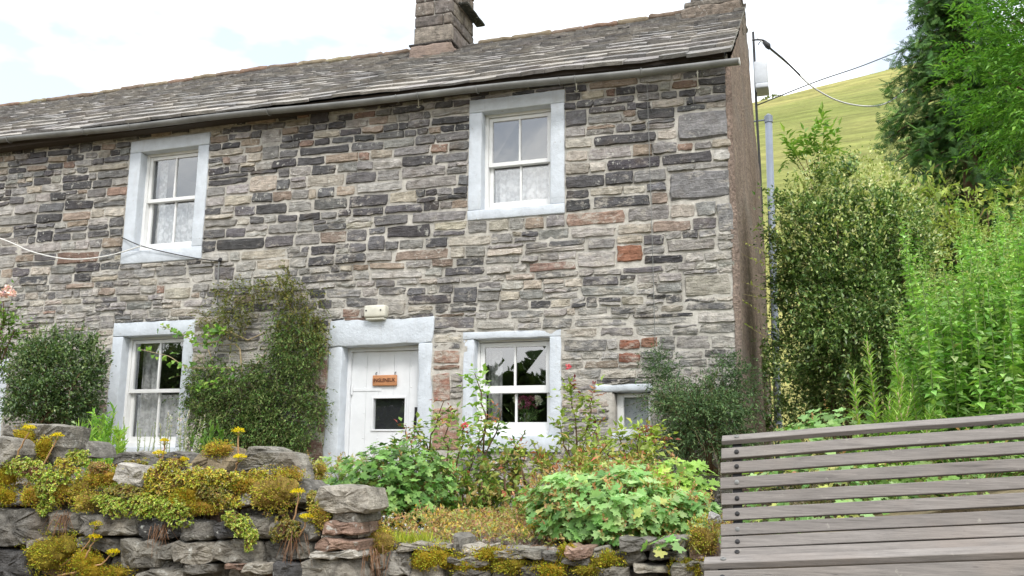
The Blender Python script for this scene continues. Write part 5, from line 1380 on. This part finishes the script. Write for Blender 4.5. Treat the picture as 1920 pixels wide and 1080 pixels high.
B, D, rad = ell_twigs(2000, (cc[0]+.05, 2.6, cc[2]+.35), (.95, .8, 1.85), .25, .3, 2.0, 9.0, -.95, .8, .1, .5)
foliage('crown', compound(B, norm(D), R.uniform(.20, .34, len(B)), [(96, 146, 58), (114, 164, 70), (78, 122, 48), (134, 180, 86)]), M['leaf'], bt)
LM = []
for i in range(26):
    u = rdir(1)[0]; e = np.array([cc[0]+.15, 2.6, cc[2]+.35])+u*np.array([.85, .75, 1.5]); z0 = max(3.0, e[2]-.7)
    LM.append((wander((bx, 2.6, z0), e, 6, .03), np.linspace(.022, .006, 6)))
stems_obj('branches', LM, M['bark'], bt, 5)
sp = thing('rowan_sapling', 'light green feathery-leaved sapling above the privet beside the pipe', 'tree', (at(1530, 420, 3.2)[0], 3.2, 1.2))
tips = [((1528, 330), (1550, 225)), ((1520, 335), (1500, 250)), ((1515, 330), (1465, 245)), ((1515, 335), (1470, 280)), ((1505, 345), (1490, 320)), ((1528, 335), (1575, 255)), ((1530, 330), (1520, 255))]
tr = wallpath([(1545, 700), (1535, 500), (1525, 400), (1520, 330)], 3.2)
B = []; D = []; Ln = []; LM = [(tr, [.02, .016, .012, .01])]
for a, b in tips:
    A_ = wallpath([a, b], 3.1+R.normal(0, .12)); d = A_[1]-A_[0]; LM.append((np.array([A_[0], A_[0]+d*.45]), [.007, .004]))
    for q in range(5): B.append(A_[0]+d*(.25+.12*q)); D.append(norm(d+R.normal(0, .12, 3)*q*2)); Ln.append(np.linalg.norm(d)*.62)
foliage('crown', compound(np.array(B), np.array(D), np.array(Ln), [(128, 166, 74), (150, 182, 92), (108, 148, 64)], 5, .34, .33), M['leaf'], sp)
stems_obj('trunk', LM, M['bark'], sp, 6)
c = at(1800, 375, 2.0)
dense_shrub('pale_shrub', 'pale yellow green leafy shrub below the conifer', 'shrub', (c[0]+.1, 2.2, c[2]-.55), (1.0, .5, .85), 900, .075, [(166, 182, 96), (146, 168, 82), (184, 194, 118), (126, 150, 76)], per=6, tw=.26, seed=12, m='leaf', width=.42, lumpy=.3)

# ------------------------------------------------------------------ flower bed
def geranium(label, c, r, n, leaf, cols, seedheads=0, seed=1, w=None):
    c = np.asarray(c, float); r = np.asarray(r, float)
    root = thing('hardy_geranium', label, 'geranium', (c[0], c[1], c[2]-r[2]*.3))
    u = rdir(n*3); u = u[(u[:, 2] > -.35) & (u[:, 1] < .6)][:n]; n = len(u)
    k = 1+.28*lump(u, 2.6, seed)
    rad = R.uniform(.72, 1.03, n)*k
    P = c+u*r*rad[:, None]
    N = norm(u*.75+np.array([0, -.25, .75])+R.normal(0, .35, (n, 3)))
    A = norm(np.cross(N, R.normal(size=(n, 3)))+np.array([0, -.35, -.35])+u*.3)
    S = leaf*R.uniform(.65, 1.2, n)
    parts = [scatter(P-norm(A)*S[:, None]*.4, A, N, S, S, LOBED, pal(n, cols, w, .11))]
    foliage('leaves', parts, M['leaf'], root)
    j = np.arange(0, n, 2); B = c+u[j]*r*.25-np.array([0, 0, r[2]*.25]); d = P[j]-B; L_ = np.linalg.norm(d, axis=1)
    link('stalks', np_mesh('stalks', *twig_tubes(B, norm(d), L_, .0022, (0, 0, 0), 3, lin(150, 140, 90))), M['leaf'], root)
    if seedheads:
        i = R.choice(n, seedheads); B = P[i]; d = norm(u[i]*.5+np.array([0, -.2, 1])+R.normal(0, .3, (seedheads, 3))); 
        sd = foliage('seed_heads', [on_twigs(B, d, R.uniform(.03, .08, seedheads), 9, .016, .5, LEAF, [(184, 168, 116), (196, 150, 112), (168, 160, 98), (178, 130, 100)], None, (0, 0, 0), .9)], M['leaf'], root); sd['kind'] = 'stuff'
    return root
GER = [(150, 188, 118), (130, 172, 98), (172, 202, 138), (106, 148, 80), (190, 200, 118)]
c = at(1140, 955, -3.85)
gm = geranium('large mound of pale green lobed geranium leaves beside the bench', (c[0], -3.72, c[2]-.05), (.45, .40, .245), 1500, .058, GER, 420, 3, [.3, .26, .22, .17, .05])
c = at(1265, 915, -3.5)
geranium('bright green geranium leaves at the top right of the large mound', (c[0], -3.55, c[2]), (.20, .22, .14), 120, .07, [(150, 184, 84), (168, 196, 96), (128, 166, 76)], 10, 8)
c = at(1265, 1028, -4.24)
geranium('few geranium leaves trailing over the retaining wall near the bench', (c[0], -4.27, c[2]), (.12, .05, .05), 12, .062, GER, 0, 6)
c = at(735, 900, -3.0)
geranium('green geranium clump in front of the white door', (c[0], -2.95, c[2]-.09), (.38, .36, .30), 1000, .056, [(116, 158, 80), (98, 140, 66), (138, 176, 98), (78, 112, 54)], 30, 4)
c = at(640, 885, -2.5)
geranium('pale geranium patch between the wall end and the door', (c[0], -2.5, c[2]-.05), (.40, .35, .15), 260, .055, [(146, 180, 100), (126, 164, 86), (166, 178, 108)], 60, 5)
# dry ground cover, gravel on the bed
n = 3000; X = R.uniform(-1.45, .15, n); Y = R.uniform(-4.12, -2.7, n); Z = np.array([ground_z(x, y) for x, y in zip(X, Y)])
h = np.clip(.10*np.array([n3(x, y, 0, 3.0, 2) for x, y in zip(X, Y)])+.05+(Y+4.1)*.09, 0.005, .3)
P = np.stack([X, Y, Z+h*R.random(n)**.6], 1)
tag(link('dry_ground_cover', np_mesh('dry_ground_cover', *merge([on_twigs(P, norm(np.array([0, -.2, 1.0])+R.normal(0, .7, (n, 3))), R.uniform(.02, .07, n), 6, .019, .5, LEAF,
     [(188, 164, 112), (176, 136, 108), (150, 158, 92), (204, 176, 84), (140, 104, 84), (166, 176, 104)], [.22, .2, .2, .12, .12, .14], (0, 0, -.1), .9)])), M['leaf']), 'dry tan and pinkish ground cover on the flower bed', 'ground cover', kind='stuff')
n = 1500; X = R.uniform(-1.45, .2, n); Y = R.uniform(-4.15, -3.5, n); mb = MB()
for x, y in zip(X, Y):
    s_ = R.uniform(.006, .018); V, F = tube_vf([(x-s_, y, ground_z(x, max(y, -4.04))+.005), (x, y+R.normal(0, .004), ground_z(x, max(y, -4.04))+.012), (x+s_, y, ground_z(x, max(y, -4.04))+.004)], [s_*.4, s_*.7, s_*.3], 5)
    mb.add(V, F, lin(*[(150, 140, 132), (128, 118, 112), (176, 168, 160), (140, 116, 104)][R.integers(4)]))
tag(mb.build('gravel', M['field']), 'loose pinkish grey gravel on the flower bed edge', 'gravel', kind='stuff')
def tuft(label, px, py, y, n, hgt, cols, spread=.05, name='grass_tuft', cat='grass', tm=BLADE, wd=.06):
    c = at(px, py, y); root = thing(name, label, cat, tuple(c))
    P = c+R.normal(0, [spread, spread*.5, .004], (n, 3)); A = norm(np.array([0, -.05, 1.0])+R.normal(0, .35, (n, 3)))
    S = hgt*R.uniform(.5, 1.2, n)
    foliage('blades', [scatter(P, A, R.normal(0, 1, (n, 3)), S, S*wd+.002, tm, pal(n, cols))], M['leaf'], root); return root
tuft('bright moss-green grass tuft on top of the retaining wall', 775, 1016, -4.12, 260, .05, [(160, 172, 60), (140, 156, 52), (182, 180, 76)], .06)
tuft('grass blades behind the tall leftmost cope slab', 152, 838, -3.4, 34, .16, [(128, 168, 70), (150, 184, 84)], .03)
# feathery plants by the left window
def feather(label, px, py_top, y, zb, cols, nst=9, leaf=.05, wd=.2, spread=.05, name='feathery_plant', cat='plant'):
    t = at(px, py_top, y); root = thing(name, label, cat, (t[0], y, zb))
    B = np.stack([t[0]+R.normal(0, spread, nst), y+R.normal(0, spread, nst), np.full(nst, zb)], 1); Ln = (t[2]-zb)*R.uniform(.7, 1.05, nst); D = norm(np.array([0, 0, 1.0])+R.normal(0, .10, (nst, 3)))
    foliage('leaves', [on_twigs(B, D, Ln, 60, leaf, wd, LEAF, cols, None, (0, 0, 0), .55)], M['leaf'], root)
    link('stems', np_mesh('stems', *twig_tubes(B, D, Ln, .004, (0, 0, 0), 4, lin(130, 150, 80))), M['leaf'], root); return root
feather('bright green feathery plant below the left edge of the window', 195, 770, -2.6, 1.25, [(132, 176, 70), (112, 160, 60), (156, 192, 86)], 12, .06)
feather('yellow green feathery plant right behind the wall at the left window', 222, 800, -2.9, 1.25, [(158, 188, 78), (136, 172, 66)], 8, .05)
lv = feather('pale lilac flower spikes at the right foot of the left window', 345, 775, -2.4, 1.25, [(188, 186, 180), (206, 196, 206), (170, 172, 160)], 16, .022, .4, .08, 'lilac_flowers', 'flowers')
feather('grey stalks below the middle of the left window', 268, 790, -2.2, 1.25, [(150, 160, 130), (170, 172, 160)], 9, .018, .3, .07, 'grey_stalks', 'plant')
feather('leafy green shoots behind the low cope stones', 400, 800, -2.2, 1.2, [(108, 146, 62), (92, 128, 54)], 8, .05, .4, .05)

def rose_bush(label, canes, y, leaf, cols, young, dens=30, flowers=(), name='rose_bush', cat='rose'):
    b0 = at(*canes[0][0], y); root = thing(name, label, cat, tuple(b0))
    P = []; D = []; Y_ = []; LM = []
    for p in canes:
        dy = y+R.normal(0, .10); W_ = wallpath(p, dy); m = len(W_); t = np.linspace(0, m-1, 10)
        Q = np.array([[np.interp(v, range(m), W_[:, k]) for k in range(3)] for v in t]); Q[1:-1] += R.normal(0, .008, (8, 3)); LM.append((Q, np.linspace(.008, .003, 10)))
        for q in range(dens):
            v = R.uniform(.12, 1)**.8*(m-1); pos = np.array([np.interp(v, range(m), W_[:, k]) for k in range(3)])
            P.append(pos); D.append(norm(R.normal(0, 1, 3)+np.array([0, -.2, .35]))); Y_.append(v/(m-1) > .86 and R.random() < .75)
    P, D, Y_ = np.array(P), np.array(D), np.array(Y_)
    ln = leaf*2.3*R.uniform(.7, 1.2, len(P))
    parts = compound(P[~Y_], D[~Y_], ln[~Y_], cols, 2, .62, .42)
    if Y_.any(): parts += compound(P[Y_], D[Y_], ln[Y_]*.75, young, 2, .5, .42)
    foliage('leaves', parts, M['leaf'], root)
    stems_obj('canes', LM, M['bark'], root, 5)
    for px, py, cl in flowers: blossom(root, at(px, py, y-.1), .022, cl, 30)
    return root
RG = [(128, 160, 80), (106, 140, 66), (152, 176, 98), (86, 116, 56), (166, 172, 92)]; YR = [(136, 66, 62), (160, 92, 74), (176, 120, 84), (120, 56, 58)]
PK = [(206, 74, 92), (226, 110, 124)]
rose_bush('rose bush with dark red young leaves beside the door', [[(800, 945), (790, 890), (770, 845), (762, 800)], [(805, 945), (815, 880), (800, 830), (775, 800)], [(820, 945), (838, 880), (835, 820), (850, 770)], [(812, 945), (850, 890), (870, 830), (868, 795)], [(800, 945), (780, 905), (758, 870), (752, 838)], [(820, 945), (800, 860), (815, 800), (832, 752)]], -2.6, .048, RG, YR, 26, [(872, 797, PK)])
rose_bush('taller leafy rose in front of the ground floor right window', [[(875, 950), (880, 880), (905, 820), (912, 780)], [(880, 950), (900, 880), (930, 810), (940, 770)], [(870, 950), (865, 890), (890, 850), (900, 815)], [(875, 950), (890, 900), (950, 860), (985, 810)], [(880, 950), (920, 890), (960, 860), (975, 845)]], -2.3, .05, RG, [(190, 116, 84), (176, 150, 84), (160, 100, 80)], 22, [(880, 838, [(238, 226, 216)])])
rose_bush('single long rose shoot with large leaves left of the ground floor right window', [[(905, 860), (912, 790), (902, 740), (890, 700)]], -2.0, .06, [(134, 172, 84), (152, 186, 98)], [(150, 184, 96)], 26)
rose_bush('light green rose right of the ground floor right window', [[(1090, 900), (1082, 820), (1075, 760), (1070, 720)], [(1095, 900), (1100, 830), (1105, 770), (1110, 740)], [(1085, 900), (1060, 840), (1050, 790)], [(1095, 900), (1090, 840), (1120, 800)]], -1.6, .055, [(150, 172, 86), (132, 158, 74), (170, 184, 104)], YR, 26, [(1065, 688, PK)])
rose_bush('yellow green rose below the small window', [[(1190, 890), (1195, 840), (1205, 800)], [(1190, 890), (1170, 840), (1160, 815)], [(1195, 890), (1225, 840), (1240, 815)], [(1190, 890), (1210, 850), (1215, 785)], [(1180, 890), (1140, 850), (1120, 830)]], -1.9, .055, [(160, 180, 84), (142, 166, 76), (178, 190, 100)], YR, 26)
c = at(1050, 880, -2.4)
dense_shrub('low_bed_plants', 'tangle of yellow green and reddish leaves behind the geranium mound', 'plants', (c[0], -2.5, c[2]-.1), (.62, .3, .26), 560, .042, [(164, 172, 90), (178, 150, 96), (140, 158, 78), (190, 120, 90), (120, 142, 70)], [.3, .2, .25, .07, .18], per=5, tw=.14, m='leaf', seed=14, lumpy=.4, stems=2)
c = at(715, 945, -3.1)
dense_shrub('low_bed_plants', 'low brownish green seedlings between the wall end and the geranium clump', 'plants', (c[0], -3.1, c[2]-.05), (.30, .2, .16), 420, .034, [(150, 160, 88), (128, 144, 74), (176, 158, 100), (110, 128, 62)], per=5, tw=.1, m='leaf', seed=19, lumpy=.3, stems=2)
c = at(850, 925, -2.7)
dense_shrub('low_bed_plants', 'leafy undergrowth at the foot of the two central roses', 'plants', (c[0], -2.55, c[2]-.04), (.36, .25, .17), 420, .042, [(118, 152, 72), (100, 136, 60), (146, 168, 86), (168, 152, 92)], per=5, tw=.13, m='leaf', seed=15, lumpy=.4, stems=2)
# what shows between and above the slats of the bench
for lb, x, y, z, r, n, col, lf in (('green leaves showing between the bench slats at its left', .62, -3.4, 1.28, (.40, .3, .26), 260, GER, .065), ('green leaves showing between the bench slats in the middle', 1.3, -3.3, 1.36, (.5, .35, .28), 340, [(120, 156, 76), (140, 172, 92), (98, 130, 62)], .06),
                                   ('green leaves showing between the bench slats at the right edge', 2.2, -3.2, 1.42, (.55, .35, .28), 340, [(128, 160, 80), (146, 176, 96), (104, 138, 66)], .06), ('pale lobed leaves peeping over the bench beside the pipe', .75, -1.6, 1.55, (.40, .3, .30), 240, [(150, 184, 116), (130, 168, 96)], .08)):
    geranium(lb, (x, y, z), r, n, lf, col, 12, x)
tag(poly_stone('white_stone', None, rect(1326, 1350, 964, 984), -4.12, .06, .012, lin(228, 224, 220)), 'white quartz stone on the bed beside the bench back', 'stone')

# vase on the window ledge
vs = thing('flower_vase', 'glass vase of white and magenta flowers inside the ground floor right window', 'vase', (-2.03, .30, 1.765))
V = []; F = []; n = 14
for j, (zz, r_) in enumerate(((0, .028), (.05, .035), (.12, .034), (.18, .042))):
    for i in range(n): V.append((-2.03+r_*math.cos(2*math.pi*i/n), .30+r_*math.sin(2*math.pi*i/n), 1.766+zz))
for j in range(3):
    for i in range(n): F.append((j*n+i, j*n+(i+1) % n, (j+1)*n+(i+1) % n, (j+1)*n+i))
link('vase', np_mesh('vase', V, F, smooth=True), M['glass'], vs)
B = np.array([-2.03, .30, 1.80])+R.normal(0, .012, (60, 3)); D = norm(np.array([0, 0, 1.0])+R.normal(0, .28, (60, 3)))
foliage('stems', [on_twigs(B, D, R.uniform(.15, .3, 60), 7, .03, .3, LEAF, [(92, 128, 70), (120, 150, 90)], None, (0, 0, 0), .5)], M['leaf'], vs)
for i in range(26):
    u = rdir(1)[0]; p = np.array([-2.03, .29, 2.05])+u*np.array([.14, .08, .055]); side = abs(u[0]) > .55
    blossom(vs, p, .028, [(240, 240, 236), (250, 250, 248)] if side else [(176, 74, 128), (150, 60, 112), (200, 120, 160)], 26, 'flower')

# tiny bushes on the skyline, wood behind the viewer (it shows in the panes)
for i, px in enumerate((1562, 1640, 1680, 1448)):
    yy = 168.0; x_ = at(px, 150, yy)[0]; z_ = hill_z(x_, yy)
    u = rdir(220); u[:, 2] = np.abs(u[:, 2]); P = np.array([x_, yy, z_])+u*np.array([1.4, 1.0, .9])*(.6+.4*i % 2)
    o = link('hill_bush', np_mesh('hill_bush', *scatter(P, u+R.normal(0, .5, u.shape), rdir(220), .5, .4*np.ones(220), LEAF, pal(220, [(96, 110, 70), (120, 124, 84)]))), M['leaf'])
    tag(o, ['tiny bush on the hill skyline, left of the middle of the sagging cable', 'tiny bush on the hill skyline above the cable\'s lowest point', 'tiny bush on the hill skyline nearest the conifer', 'tiny bush on the hill skyline nearest the gable'][i], 'bush', 'bushes on the skyline')
parts = []
for i in range(16):
    x_ = -46+i*5.2+R.normal(0, 1); h_ = R.uniform(5.5, 9.0); y_ = -34+R.normal(0, 2)
    u = rdir(2600); k_ = 1+.3*lump(u, 2.0, i)
    P = np.array([x_, y_, h_*.5])+u*np.array([3.6, 2.6, h_*.5])*(k_*R.uniform(.5, 1, 2600))[:, None]
    parts.append(scatter(P, u+R.normal(0, .6, u.shape), rdir(2600), .8, .65*np.ones(2600), LEAF, pal(2600, [(70, 92, 52), (58, 78, 44), (90, 110, 64)])))
tag(link('woodland', np_mesh('woodland', *merge(parts)), M['leaf']), 'dark belt of trees across the lane, mirrored in the lower panes', 'woodland', kind='stuff')

# stems and stalks too fine to pick apart
for o in bpy.data.objects:
    if o.parent is not None and o.type == 'MESH' and o.name.split('.')[0] in ('stems', 'stalks', 'flower_stems', 'shoot_stems', 'twigs', 'seed_heads', 'canes', 'blades'):
        o['kind'] = 'stuff'
